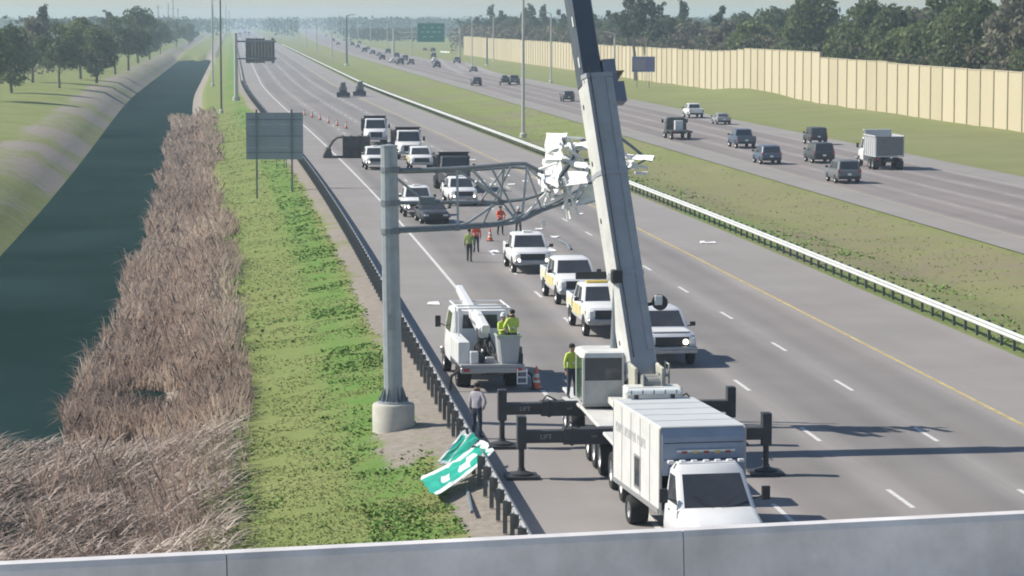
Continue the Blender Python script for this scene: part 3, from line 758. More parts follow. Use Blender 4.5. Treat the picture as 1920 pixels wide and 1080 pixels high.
for u, face in ((7.0, 1), (31.5, -1)):
    rr = []
    for D in frange(590, 1500, 30):
        x = float(RX(u, D)); rr.append([Vector((x, D, .44)), Vector((x + face * .1, D, .44)), Vector((x + face * .1, D, .76)), Vector((x, D, .76))])
    g = MB().loft(rr); r_ = empty('distant_guardrail', RP(u, 590, 0), 0, 'far end of the ' + ('roadside' if u < 10 else 'median') + ' guardrail fading into the distance', 'guardrail')
    off = r_.location; g.v = [(a - off.x, b - off.y, c - off.z) for a, b, c in g.v]
    g.build('beam', RAIL, r_)
    pp = MB()
    for D in frange(592, 1400, 7.6):
        x = float(RX(u, D)) - off.x; pp.box((x - face * .08, D - off.y, .38), (.12, .12, .8))
    tag(pp.build('posts', POSTDARK, r_), kind='stuff')

# ---- concrete bridge parapet under the camera
PARH = 7.5
pa, pb = G(240, 1044, PARH), G(1484, 982, PARH)
pd = (pb - pa); pd.normalize(); plen = 5.2
par = empty('bridge_parapet', (pa.x, pa.y, 0), math.atan2(pd.y, pd.x), 'bluish grey concrete bridge parapet across the foreground', 'parapet')
PARM = mat('parapet_concrete', (0.60, 0.59, 0.60), 0.85, var=0.22, scale=0.9, bump=0.3)
seg_prof = [(-0.30, 6.40), (-0.30, 6.52), (-0.17, 6.80), (-0.12, 7.43), (-0.09, 7.5), (0.12, 7.5), (0.15, 7.46), (0.15, 6.40)]
segm = MB().prism(seg_prof, 'x', 0.006, plen - 0.006).mesh('parapet_section', PARM)
for k in range(-8, 9):
    child('parapet_section', segm, par, (k * plen + 1.05, 0, 0))
dk = MB().box((0, -9, 6.2), (92, 19.4, .38)); dk.box((0, -0.6, 5.3), (92, .6, 1.4)); dk.box((0, -8, 5.3), (92, .6, 1.4))
dk.build('bridge_deck', CONC, par)
for x in (-8.0, 38.5):
    MB().box((x, -8, 2.3), (1.2, 15, 4.6)).build('bridge_pier', CONC, par, bevel=.1)

# ================================================================== VEHICLES
def wheel(parent, x, y, r, w, side, rim=None, dual=False):
    t = MB()
    t.lathe([(r * .58, -w / 2), (r * .93, -w / 2), (r, -w * .34), (r, w * .34), (r * .93, w / 2), (r * .58, w / 2), (r * .55, 0)], 18, 'x')
    o = t.build('wheel', TYRE, parent, smooth=True); o.location = (x, y, r)
    s = side
    d = MB().lathe([(.001, s * w * .30), (r * .2, s * w * .34), (r * .25, s * w * .22), (r * .5, s * w * .26), (r * .60, s * w * .46)], 14, 'x')
    d.build('rim', rim or RIM, o)
    return o
def bring(y, w, z0, z1):
    return [Vector((a * 1.0, y, z)) for a, z in [(-w + .10, z0), (w - .10, z0), (w - .01, z0 + .12), (w, (z0 + z1) / 2), (w - .02, z1 - .16), (w - .07, z1 - .05), (w - .18, z1), (-w + .18, z1), (-w + .07, z1 - .05), (-w + .02, z1 - .16), (-w, (z0 + z1) / 2), (-w + .01, z0 + .12)]]
def cring(z, y0, y1, w, c=.10):
    return [Vector(p) for p in [(-w + c, y0, z), (w - c, y0, z), (w, y0 + c, z), (w, y1 - c, z), (w - c, y1, z), (-w + c, y1, z), (-w, y1 - c, z), (-w, y0 + c, z)]]
def lerp(a, b, t): return a + (b - a) * t
def pane(mb, a, b, c, d, ins=(.06, .06, .10, .10), off=.008, m=0):
    """a..d: lower-left, lower-right, upper-right, upper-left seen from outside; ins = left, right, bottom, top"""
    a, b, c, d = map(Vector, (a, b, c, d))
    def q(s, t): return lerp(lerp(a, b, s), lerp(d, c, s), t)
    l, r, bo, to = ins
    P = [q(l, bo), q(1 - r, bo), q(1 - r, 1 - to), q(l, 1 - to)]
    mb.plate(P, off, m)
def car(P, name, label, cat, paint, group=None):
    """P: L, W, H, hood, belt, wsb, wst, rt, rb, deck, r, axf, axr, bed; the front points to -y"""
    L, W, H = P['L'], P['W'], P['H']; w = W / 2; z0 = P.get('z0', .36)
    root = empty(name, label=label, cat=cat, group=group)
    hood, belt, deck = P['hood'], P['belt'], P['deck']; wsb, wst, rt_, rb = P['wsb'], P['wst'], P['rt'], P['rb']
    bed = P.get('bed')
    b = MB()
    st = [(-L / 2, w * .86, z0 + .10, hood - .14), (-L / 2 + .10, w * .95, z0 + .02, hood - .05), (-L / 2 + .55, w, z0, hood), (wsb, w, z0, belt), (wsb + .15, w, z0, belt + .01)]
    if bed: st += [(rb, w, z0, belt + .01), (rb + .03, w - .004, z0, .86), (L / 2 - .02, w - .004, z0 + .1, .86)]
    else: st += [(rb - .1, w, z0, belt + .01), (min(rb + .12, L / 2 - .10), w * .99, z0 + .02, deck), (L / 2 - .06, w * .95, z0 + .06, deck - .03), (L / 2, w * .88, z0 + .14, deck - .14)]
    b.loft([bring(*q) for q in st])
    o = b.build('body', paint, root, smooth=True); o['paint'] = 1
    # cabin
    wt = w * P.get('tum', .84); wb = w - .03
    g = MB(); A = cring(belt - .03, wsb, rb, wb); B = cring(H - .07, wst, rt_, wt); C = cring(H, wst + .16, rt_ - .12, wt - .12)
    g.loft([A, B, C])
    o = g.build('cabin', paint, root, smooth=True); o['paint'] = 1
    ws = MB(); pane(ws, A[0], A[1], B[1], B[0], (.02, .02, .10, .05)); ws.build('windshield', GLASS, root)
    rw = MB(); pane(rw, A[4], A[5], B[5], B[4], (.07, .07, P.get('rwb', .18), .08)); rw.build('rear_window', GLASS, root)
    for s in (0, 1):
        a, b_, c, d = (A[2], A[3], B[3], B[2]) if s == 0 else (A[6], A[7], B[7], B[6])
        for t0, t1 in ((.06, .47), (.53, .92)):
            if s: t0, t1 = 1 - t1, 1 - t0
            m = MB(); pane(m, a, b_, c, d, (t0, 1 - t1, .12, .10)); m.build('side_window', GLASS, root)
    if bed:
        bw = MB()
        bh = P.get('bedz', belt + .05)
        bw.box((w - .06, (rb + .05 + L / 2) / 2, (.8 + bh) / 2), (.10, L / 2 - rb - .05, bh - .8)); bw.box((-w + .06, (rb + .05 + L / 2) / 2, (.8 + bh) / 2), (.10, L / 2 - rb - .05, bh - .8))
        bw.box((0, rb + .09, (.8 + bh) / 2), (W - .02, .08, bh - .8))
        o = bw.build('bed', paint, root, bevel=.02); o['paint'] = 1
        tg = MB().box((0, L / 2 - .03, (.62 + bh) / 2), (W - .06, .07, bh - .62)); o = tg.build('tailgate', paint, root, bevel=.02); o['paint'] = 1
    # front: grille, bumper, lamps
    gz = hood - .16
    if P.get('truck'):
        MB().box((0, -L / 2 - .005, gz - .17), (W * .66, .05, .36)).build('grille', BLACK, root, bevel=.02)
        MB().box((0, -L / 2 - .05, z0 + .17), (W * .96, .16, .24)).build('front_bumper', P.get('bumper', CHROME), root, bevel=.04)
        for s in (-1, 1): MB().box((s * w * .76, -L / 2 + .015, gz - .15), (W * .13, .08, .26)).build('headlight', P.get('lamp', LAMP), root, bevel=.02)
    else:
        MB().box((0, -L / 2 - .003, gz - .16), (W * .5, .04, .16)).build('grille', BLACK, root, bevel=.02)
        MB().box((0, -L / 2 - .02, z0 + .14), (W * .86, .10, .18)).build('front_bumper', BLACK, root, bevel=.03)
        for s in (-1, 1): MB().box((s * w * .68, -L / 2 + .03, gz - .10), (W * .17, .10, .12)).build('headlight', LAMP, root, bevel=.02)
    MB().box((0, L / 2 + .03, z0 + .16), (W * .92, .12, .22)).build('rear_bumper', P.get('rbumper', BLACK), root, bevel=.03)
    tz = P.get('tailz', deck - .22 if not bed else .98)
    for s in (-1, 1): MB().box((s * (w - .12), L / 2 - .005, tz), (.16, .08, P.get('tailh', .26))).build('tail_light', REDLENS, root, bevel=.015)
    MB().box((0, L / 2 + .004 + (.012 if bed else 0), z0 + .42), (.32, .02, .16)).build('licence_plate', SIGNWHITE, root)
    for s in (-1, 1):
        mm = MB().box((s * (w + .16), wsb + .18, belt + .12), (.22, .09, .17)); mm.box((s * (w + .03), wsb + .16, belt + .05), (.16, .05, .05))
        mm.build('mirror', BLACK, root, bevel=.02)
    r = P['r']
    for y in (P['axf'], P['axr']):
        for s in (-1, 1):
            wheel(root, s * (w - .11), y, r, .25, s, P.get('rim'))
            poly = [(y + math.cos(t) * r * 1.17, max(z0 - .02, r + math.sin(t) * r * 1.17)) for t in [math.pi * k / 9 for k in range(10)]]
            MB().prism(poly, 'x', s * (w - .05), s * (w + .012)).build('wheel_arch', BLACK, root)
    return root
PICK = dict(L=5.9, W=2.02, H=1.97, hood=1.22, belt=1.25, deck=1.25, wsb=-1.35, wst=-.62, rt=1.02, rb=1.18, r=.41, axf=-1.98, axr=1.85, bed=True, truck=True, z0=.46, tum=.82)
PICKHD = dict(PICK, H=2.05, hood=1.32, belt=1.36, z0=.52, r=.43, L=6.3, wsb=-1.5, wst=-.8, axf=-2.15, axr=1.95)
SUV = dict(L=4.8, W=1.92, H=1.74, hood=1.02, belt=1.06, deck=1.08, wsb=-1.15, wst=-.35, rt=2.02, rb=2.30, r=.36, axf=-1.5, axr=1.45, tailz=1.0, rwb=.1)
SUVL = dict(SUV, L=5.2, W=2.0, H=1.9, hood=1.1, belt=1.14, deck=1.16, rt=2.25, rb=2.5, tailz=1.05)
SEDAN = dict(L=4.75, W=1.84, H=1.45, hood=.86, belt=.90, deck=.98, wsb=-1.05, wst=-.2, rt=1.1, rb=1.75, r=.33, axf=-1.45, axr=1.4, tailz=.8, tailh=.16, z0=.28, tum=.76)
JEEP = dict(L=4.4, W=1.88, H=1.85, hood=1.12, belt=1.14, deck=1.16, wsb=-.75, wst=-.55, rt=2.05, rb=2.12, r=.4, axf=-1.35, axr=1.3, tailz=.95, tum=.88, z0=.48, rwb=.08)
VAN = dict(L=5.4, W=2.0, H=2.15, hood=1.12, belt=1.16, deck=1.2, wsb=-1.75, wst=-1.05, rt=2.5, rb=2.62, r=.37, axf=-1.75, axr=1.6, tailz=1.2, tailh=.5, tum=.86)
VIEWD = Vector((TX, 1, 0)).normalized()
def near_end(x, y, L, h=0.0):
    """centre of a vehicle on the road whose end nearest the camera stands at pixel (x, y)"""
    return G(x, y, h) + VIEWD * (L / 2)
NBR, SBR = ROADYAW, ROADYAW + math.pi

# ---- white response pickups facing the camera
def lightbar(root, H, y, c=AMBER, w=1.2):
    o = MB().box((0, y, H + .06), (w, .26, .10)).build('light_bar', c, root, bevel=.02)
    return o
pk = car(PICK, 'pickup_truck', 'white pickup parked just ahead of the worker in the dull green vest', 'pickup', WHITE, 'response pickups on the closed lanes')
pk.location = near_end(999, 514, 5.9); pk.rotation_euler.z = NBR
# beacon on its roof and lit fog lamps
MB().box((0, -.1, 2.03), (.5, .3, .12)).build('roof_beacon', REFLECT, pk, bevel=.03)
for s in (-1, 1): MB().lathe([(.001, -.03), (.075, -.02), (.085, .05)], 12, 'y', (s * .72, -3.06, .72)).build('fog_lamp', LAMPON, pk)
def stripes(root, P):
    """yellow reflective panels on the doors and fenders of the motorway patrol pickups"""
    w = P['W'] / 2; L = P['L']
    for s in (-1, 1):
        m = MB()
        for y0, y1 in ((-1.28, -.12), (-.08, 1.02)):
            m.plate([(s * (w + .004), y0, .74), (s * (w + .004), y1, .74), (s * (w + .004), y1, 1.18), (s * (w + .004), y0, 1.18)][::s], .006)
        o = m.build('yellow_door_panels', YELLOW, root)
        m = MB().plate([(s * (w + .004), 1.3, .9), (s * (w + .004), 2.7, .9), (s * (w + .004), 2.7, 1.26), (s * (w + .004), 1.3, 1.26)][::s], .006)
        m.build('yellow_bed_panel', PALEYEL, root)
        m = MB().plate([(s * (w + .004), -2.72, .95), (s * (w + .004), -2.45, .95), (s * (w + .004), -1.6, 1.12), (s * (w + .004), -2.72, 1.14)][::s], .006)
        m.build('yellow_fender_panel', PALEYEL, root)
pb_ = car(dict(PICKHD, bumper=CHROME), 'pickup_truck', 'white pickup with yellow side panels, second in the row of pickups', 'pickup', WHITE, 'response pickups on the closed lanes')
pb_.location = near_end(1084, 574, 6.3); pb_.rotation_euler.z = NBR + .03
stripes(pb_, PICKHD)
pc = copy_thing(pb_, near_end(1142, 634, 6.3), NBR + .02, 'white pickup with yellow side panels and amber roof bar beside the crane boom', 'response pickups on the closed lanes')
lightbar(pc, 2.05, -.2, mat('bright_amber_bar', (.85, .62, .12), .3), 1.25)
MB().box((0, .6, 2.30), (1.9, .12, .32)).build('message_board', BLACK, pc, bevel=.02)
pdk = car(dict(PICKHD, bumper=CHROME), 'pickup_truck', 'large pickup with dark grille and chrome bumper right of the crane boom', 'pickup', mat('dirty_white', (.58, .60, .64), .3, var=.1), 'response pickups on the closed lanes')
pdk.location = near_end(1254, 689, 6.3); pdk.rotation_euler.z = NBR + .04
o = MB().lathe([(.001, -.03), (.10, -.02), (.11, .06)], 12, 'y', (.52, -3.22, .98)).build('lit_headlight', LAMPON, pdk)
hd = MB(); hd.box((0, -2.3, 1.345), (1.5, 1.25, .05)); hd.build('hood_scoop', WHITE, pdk, bevel=.02)
MB().box((0, -3.28, .62), (1.9, .1, .16)).build('push_bar', CHROME, pdk, bevel=.03)
copy_thing(pk, near_end(868, 387, 5.9), NBR + .03, 'white pickup parked under the broken truss, behind the dark sedan', 'response pickups on the closed lanes')
copy_thing(pk, near_end(786, 408, 5.9), NBR, 'white pickup half hidden behind the dark sedan near the edge line', 'response pickups on the closed lanes')
copy_thing(pk, near_end(706, 319, 5.9), NBR + .02, 'white pickup half hidden behind the top of the gantry pole', 'response pickups on the closed lanes')
copy_thing(pb_, near_end(791, 321, 6.3), NBR, 'white heavy pickup standing in front of the striped service truck', 'response pickups on the closed lanes', paint=WHITE)
sed = car(SEDAN, 'sedan', 'dark grey sedan on the closed lanes below the truss', 'car', DARKPAINT)
sed.location = near_end(814, 421, 4.75); sed.rotation_euler.z = NBR + .05

# ---- medium trucks
def truck_cab(root, y0, W, paint, H=2.45, hoodL=1.5, z0=.55, cabL=1.5, lamp=LAMP):
    """bonneted cab, front at y0"""
    w = W / 2
    b = MB(); b.loft([bring(y0, w * .74, z0 + .12, 1.42), bring(y0 + .15, w * .82, z0, 1.52), bring(y0 + hoodL, w * .97, z0, 1.68), bring(y0 + hoodL + cabL, w, z0, 1.7)])
    o = b.build('cab_body', paint, root, smooth=True); o['paint'] = 1
    A = cring(1.6, y0 + hoodL - .05, y0 + hoodL + cabL, w - .03); B = cring(H - .08, y0 + hoodL + .35, y0 + hoodL + cabL - .06, w * .87); C = cring(H, y0 + hoodL + .5, y0 + hoodL + cabL - .2, w * .76)
    o = MB().loft([A, B, C]).build('cab_roof', paint, root, smooth=True); o['paint'] = 1
    m = MB(); pane(m, A[0], A[1], B[1], B[0], (.02, .02, .12, .08)); m.build('windshield', GLASS, root)
    for a, b_, c, d in ((A[2], A[3], B[3], B[2]), (A[6], A[7], B[7], B[6])):
        m = MB(); pane(m, a, b_, c, d, (.12, .12, .12, .10)); m.build('side_window', GLASS, root)
    m = MB(); pane(m, A[4], A[5], B[5], B[4], (.15, .15, .3, .15)); m.build('rear_window', GLASS, root)
    MB().box((0, y0 - .01, 1.1), (W * .5, .06, .55)).build('grille', BLACK, root, bevel=.02)
    MB().box((0, y0 - .08, z0 + .1), (W * .96, .18, .28)).build('front_bumper', CHROME, root, bevel=.04)
    for s in (-1, 1):
        MB().box((s * w * .64, y0 + .03, 1.05), (W * .13, .10, .24)).build('headlight', lamp, root, bevel=.02)
        mm = MB().box((s * (w + .24), y0 + hoodL + .25, 1.95), (.2, .1, .42)); mm.tube((s * w * .9, y0 + hoodL + .2, 1.75), (s * (w + .24), y0 + hoodL + .25, 1.9), .02, n=5)
        mm.build('mirror', BLACK, root)
def dump_truck(name, label, paint, bedm, group=None, W=2.45, bedH=1.35, lamp=LAMP, rimm=STEELRIM):
    root = empty(name, label=label, cat='dump truck', group=group)
    L = 8.2
    truck_cab(root, -L / 2, W, paint, 2.75, 1.7, .6, 1.5, lamp)
    MB().box((0, 1.0, .82), (.9, L - 2.6, .3)).build('chassis', DARKSTEEL, root)
    y0, y1, z0 = -.6, L / 2, 1.15; w = W / 2
    b = MB(); t = .07
    b.box((0, (y0 + y1) / 2, z0 + .05), (W, y1 - y0, .1))
    for s in (-1, 1): b.box((s * (w - t / 2), (y0 + y1) / 2, z0 + .1 + bedH / 2), (t, y1 - y0, bedH))
    b.box((0, y0 + t / 2, z0 + .1 + bedH / 2 + .18), (W - 2 * t, t, bedH + .36))
    o = b.build('dump_bed', bedm, root); o['bedpaint'] = 1
    MB().box((0, y1 - .04, z0 + .1 + bedH / 2), (W - 2 * t - .01, .08, bedH - .04)).build('tailgate', bedm, root, bevel=.02)
    rb_ = MB()
    for k in range(6):
        for s in (-1, 1): rb_.box((s * (w + .03), y0 + .35 + k * .82, z0 + .1 + bedH / 2), (.06, .12, bedH))
    rb_.box((w + .03, (y0 + y1) / 2, z0 + .1 + bedH), (.1, y1 - y0, .12)); rb_.box((-w - .03, (y0 + y1) / 2, z0 + .1 + bedH), (.1, y1 - y0, .12))
    rb_.build('bed_ribs', bedm, root)
    MB().box((0, -.95, z0 + bedH + .5), (W, .7, .07)).build('cab_shield', bedm, root, bevel=.01)
    for y in (-2.9, 1.75, 3.05):
        for s in (-1, 1): wheel(root, s * (w - .2), y, .51, .32 if y < 0 else .55, s, rimm)
    for s in (-1, 1):
        MB().box((s * (w - .25), y1 + .03, .95), (.24, .05, .14)).build('tail_light', REDLENS, root)
        MB().box((s * (w - .3), y1 - .1, .55), (.6, .02, .5)).build('mud_flap', BLACK, root)
    return root
dt = dump_truck('dump_truck', 'white dump truck with a dark high bed behind the overturned trailer', WHITE, DARKSTEEL, 'dump trucks on the closed lanes', lamp=LAMP)
dt.location = near_end(706, 272, 8.2); dt.rotation_euler.z = NBR
copy_thing(dt, near_end(768, 300, 8.2), NBR + .02, 'white service truck with a dark box behind the heavy pickup', 'dump trucks on the closed lanes', paint=CREAM)
copy_thing(dt, near_end(857, 362, 8.2), NBR, 'dark-bedded dump truck standing just behind a white pickup', 'dump trucks on the closed lanes', paint=DARKSTEEL)
wdt = dump_truck('dump_truck', 'big white dump truck with grey tailgate in the southbound lanes', WHITE, mat('white_grey_bed', (.50, .51, .53), .45, var=.1), None, 2.55, 1.75)
for o in wdt.children:
    if o.name.startswith('tailgate'): repaint(o, GREYPAINT)
wdt.location = near_end(1668, 319, 8.2); wdt.rotation_euler.z = SBR

# ---- overturned trailer body
ov = empty('overturned_trailer', G(655, 296), NBR, 'dark dump trailer body lying on its side across the edge line', 'trailer')
b = MB()
b.loft([[Vector((x, y, z)) for y, z in ((-.2, .03), (1.9, .05), (2.2, 1.7), (1.6, 2.05), (-.05, 2.1), (-.35, 1.0))] for x in (-.55, 2.0)], cap=True)
b.build('body_shell', BROWNBODY, ov, bevel=.05)
rb_ = MB()
for x in (-.6, .2, 1.0, 1.85):
    rb_.path([(x, -.38, .1), (x, -.52, 1.0), (x, -.2, 2.14), (x, 1.7, 2.1)], .06, 6)
rb_.build('body_ribs', DARKSTEEL, ov)
arc = [(-.5, 2.08), (-1.15, 2.02), (-1.6, 1.72), (-1.9, 1.25), (-2.1, .7), (-2.3, .08)]
arc_in = [(x + (.06 if k < 2 else .13), z - (.13 if k < 4 else .05)) for k, (x, z) in enumerate(arc)]
ar = MB().loft([[Vector((x, y, z)) for x, z in arc] + [Vector((x, y, z)) for x, z in reversed(arc_in)] for y in (-.35, .5, 1.7)])
ar.build('torn_shell_wall', BROWNBODY, ov)
fl = MB().box((-1.3, .6, .09), (1.9, 2.0, .12)); fl.build('shell_floor', BROWNBODY, ov, bevel=.03)
sk = MB().loft([[Vector((x, y, z)) for y, z in ((-.5, .03), (.5, .03), (.4, h), (-.4, h * .8))] for x, h in ((-2.55, .3), (-2.2, 1.1), (-1.75, .9), (-1.6, .15))])
sk.build('crumpled_hood', BROWNBODY, ov, bevel=.04)
sp_ = MB().loft([[Vector((x, y, z)) for y, z in ((-.9, .02), (.8, .02), (.3, h), (-.5, h * .7))] for x, h in ((1.6, .1), (2.1, .75), (2.7, .5), (3.2, .06))])
sp_.build('spilled_load', mat('spilled_gravel', (.36, .34, .31), .9, var=.25, scale=4), ov)

# ---- two compact loaders far down the closed lanes
def loader(label, p, rz):
    r = empty('wheel_loader', p, rz, label, 'loader', 'loaders near the median guardrail')
    MB().box((0, .3, .85), (1.35, 2.3, .8)).build('chassis', DARKSTEEL, r, bevel=.06)
    c = MB(); c.loft([cring(1.25, -.35, 1.0, .52), cring(2.45, -.2, .95, .46), cring(2.6, -.1, .85, .40)]); c.build('cab', mat('loader_cab_grey', (.17, .17, .17), .5), r)
    for s in (-1, 1):
        MB().path([(s * .62, .8, 1.55), (s * .62, -.6, 1.75), (s * .6, -1.35, .55)], .075, 6).build('lift_arm', DARKSTEEL, r)
        for y in (-.55, 1.05): wheel(r, s * .78, y, .45, .34, s, RIM)
    MB().prism([(-1.35, .1), (-2.15, .08), (-2.1, .14), (-1.5, .25), (-1.35, .85), (-1.3, .85)], 'x', -1.15, 1.15).build('bucket', DARKSTEEL, r)
    MB().lathe([(.12, 0), (.1, .18), (.001, .2)], 8, 'z', (.2, .3, 2.6)).build('beacon', REFLECT, r)
    return r
loader('dark compact loader farther from the median guardrail', near_end(644, 183, 4), NBR)
loader('greyish compact loader closer to the median guardrail', near_end(676, 181, 4), NBR - .1)

# ---- southbound traffic
ST = {}
def sb_car(kind, P, x, y, paint, label, cat, name, yaw=0.0):
    L = P['L']; loc = near_end(x, y, L); g = 'vehicles in the southbound lanes'
    if kind not in ST:
        r = car(P, name, label, cat, paint, g); r.location = loc; r.rotation_euler.z = SBR + yaw; ST[kind] = r
    else:
        r = copy_thing(ST[kind], loc, SBR + yaw, label, g, paint); r['category'] = cat
    return r
S = 'southbound lanes'
sb_car('suvl', SUVL, 1593, 345, GREYPAINT, 'grey sport utility vehicle nearest the camera in the southbound inner lane', 'car', 'suv')
sb_car('suv', SUV, 1447, 309, BLUEPAINT, 'blue-grey sport utility vehicle in the southbound inner lane ahead of the grey one', 'car', 'suv')
sb_car('suvl', SUVL, 1546, 307, DARKPAINT, 'dark sport utility vehicle left of the big white dump truck', 'car', 'suv')
sb_car('jeep', JEEP, 1536, 272, DARKPAINT, 'black boxy off-roader in the outer southbound lane', 'car', 'off_roader')
sb_car('pick', PICK, 1400, 279, BLUEPAINT, 'blue-grey pickup in the middle southbound lane', 'pickup', 'pickup_truck')
sb_car('sedan', SEDAN, 1358, 234, SILVER, 'small grey sedan in the outer southbound lane behind the white pickup', 'car', 'sedan')
sb_car('pick', PICK, 1306, 222, WHITE, 'white pickup in the outer southbound lane near the grass verge', 'pickup', 'pickup_truck')
sb_car('suv', SUV, 1067, 191, DARKPAINT, 'dark sport utility vehicle just left of the crane boom in the southbound lanes', 'car', 'suv')
sb_car('van', VAN, 1147, 188, SILVER, 'silver van just right of the crane boom in the southbound lanes', 'van', 'van')
sb_car('suv', SUV, 895, 161, DARKPAINT, 'dark car alone in the inner southbound lanes left of the pickup with a trailer', 'car', 'suv')
sb_car('sedan', SEDAN, 889, 135, GREYPAINT, 'grey car near the outer edge below the green overhead sign', 'car', 'sedan')
sb_car('pick', PICK, 966, 159, GREYPAINT, 'grey pickup towing a trailer in the southbound lanes', 'pickup', 'pickup_truck')
sb_car('pick', PICK, 858, 119, GREYPAINT, 'dark pickup at the mouth of the exit ramp beside the wall end', 'pickup', 'pickup_truck')
farlist = [('suv', SUV, 820, 127, DARKPAINT), ('sedan', SEDAN, 816, 117, WHITE), ('suv', SUV, 813, 108, DARKPAINT), ('suvl', SUVL, 812, 98, DARKPAINT), ('sedan', SEDAN, 797, 96, GREYPAINT), ('suv', SUV, 771, 121, GREYPAINT), ('suvl', SUVL, 751, 121, DARKPAINT), ('sedan', SEDAN, 737, 118, WHITE), ('suv', SUV, 744, 108, DARKPAINT), ('suvl', SUVL, 728, 100, DARKPAINT), ('sedan', SEDAN, 711, 105, SILVER), ('suv', SUV, 699, 102, BLUEPAINT), ('pick', PICK, 684, 98, DARKPAINT), ('suv', SUV, 671, 90, GREYPAINT), ('suvl', SUVL, 661, 86, DARKPAINT), ('van', VAN, 657, 79, WHITE), ('suv', SUV, 661, 74, DARKPAINT), ('sedan', SEDAN, 634, 84, DARKPAINT), ('pick', PICK, 625, 78, DARKPAINT), ('van', VAN, 634, 70, WHITE), ('suvl', SUVL, 641, 66, DARKPAINT), ('sedan', SEDAN, 612, 68, DARKPAINT), ('suv', SUV, 620, 63, GREYPAINT), ('suvl', SUVL, 607, 60, SILVER), ('van', VAN, 627, 58, WHITE), ('sedan', SEDAN, 690, 93, GREYPAINT), ('suv', SUV, 717, 112, DARKPAINT), ('suvl', SUVL, 760, 114, GREYPAINT), ('suv', SUV, 674, 82, DARKPAINT), ('sedan', SEDAN, 646, 77, SILVER), ('pick', PICK, 648, 71, DARKPAINT), ('suv', SUV, 630, 65, DARKPAINT)]
wn_ = {'suv': 'sport utility vehicle', 'suvl': 'large sport utility vehicle', 'sedan': 'sedan', 'pick': 'pickup', 'van': 'van'}
cn = {'dark_vehicle_paint': 'dark', 'grey_vehicle_paint': 'grey', 'white_paint': 'white', 'silver_vehicle_paint': 'silver', 'blue_grey_vehicle_paint': 'blue-grey'}
for i, (k, P, x, y, pm) in enumerate(farlist):
    where = 'on the ramp under the green sign' if i < 5 else ('in the queue left of the green sign' if i < 13 else 'in the farthest queue near the horizon')
    sb_car(k, P, x, y, pm, f'{cn[pm.name]} {wn_[k]} {where}, {["nearest", "second nearest", "third nearest", "fourth nearest", "fifth nearest", "sixth nearest", "seventh nearest", "eighth nearest", "ninth nearest", "tenth nearest", "eleventh nearest", "farthest"][i if i < 5 else (i - 5 if i < 13 else min(i - 13, 11))]} there' if i < 25 else f'{cn[pm.name]} {wn_[k]} {["just left of the dark median pole top lane", "between the two clusters left of the green sign", "just ahead of the cars nearest the green sign", "right of the dark median pole among the queue", "immediately left of the dark median pole", "behind the white van left of the median pole", "near the head of the far queue"][i - 25]}', 'car' if k not in ('pick', 'van') else wn_[k], 'car', .02)
# flatbed with a white load, rear towards the camera
fb = empty('flatbed_truck', near_end(1279, 263, 7.0), SBR, 'flatbed truck with a dark cab in the southbound inner lane', 'truck')
truck_cab(fb, -3.5, 2.3, DARKPAINT, 2.4, 1.4)
MB().box((0, 1.4, .95), (2.35, 4.2, .16)).build('flat_bed', DARKSTEEL, fb, bevel=.02)
MB().box((0, -.62, 1.65), (2.2, .1, 1.2)).build('headboard', DARKSTEEL, fb)
MB().box((-.1, .25, 1.55), (.9, .8, 1.05)).build('white_locker', WHITE, fb, bevel=.03)
for y in (-2.4, 2.2):
    for s in (-1, 1): wheel(fb, s * .98, y, .45, .3, s, STEELRIM)
for s in (-1, 1): MB().box((s * .95, 3.53, .82), (.25, .05, .13)).build('tail_light', REDLENS, fb)
# small trailer behind the grey pickup
tl = empty('utility_trailer', near_end(949, 160, 4.4), SBR, 'loaded trailer beside the grey pickup in the southbound lanes', 'trailer')
MB().box((0, 0, .62), (1.9, 4.2, .14)).build('trailer_deck', DARKSTEEL, tl)
ml = MB().box((0, -.2, 1.2), (1.7, 2.8, 1.0)); ml.box((.1, -.3, 1.85), (1.2, 1.5, .35)); ml.build('tarped_load', DARKPAINT, tl, bevel=.15)
for y in (-.45, .45):
    for s in (-1, 1): wheel(tl, s * 1.02, y, .34, .22, s)
MB().box((0, -2.6, .5), (.12, 1.2, .1)).build('drawbar', DARKSTEEL, tl)
# white trucks on the northbound crest
def semi(label, p, rz):
    r = empty('tractor_trailer', p, rz, label, 'truck', 'white trucks far up the northbound lanes')
    truck_cab(r, -9, 2.5, WHITE, 3.4, 1.7, .6, 2.2)
    MB().box((0, 1.6, 2.6), (2.6, 13.5, 2.8)).build('trailer_box', WHITE, r, bevel=.04)
    MB().box((0, 1.0, 1.0), (1.0, 14, .3)).build('chassis', DARKSTEEL, r)
    for y in (-7.8, -4.4, -3.1, 5.8, 7.1):
        for s in (-1, 1): wheel(r, s * 1.05, y, .5, .4, s)
    return r
for q, (x, D) in enumerate(((449, 2300), (459, 2600), (466, 2450))):
    p = AT(x, 60, D); semi(['leftmost', 'middle', 'rightmost'][q] + ' of the white trucks far up the northbound lanes', (p.x, D, 0), NBR)

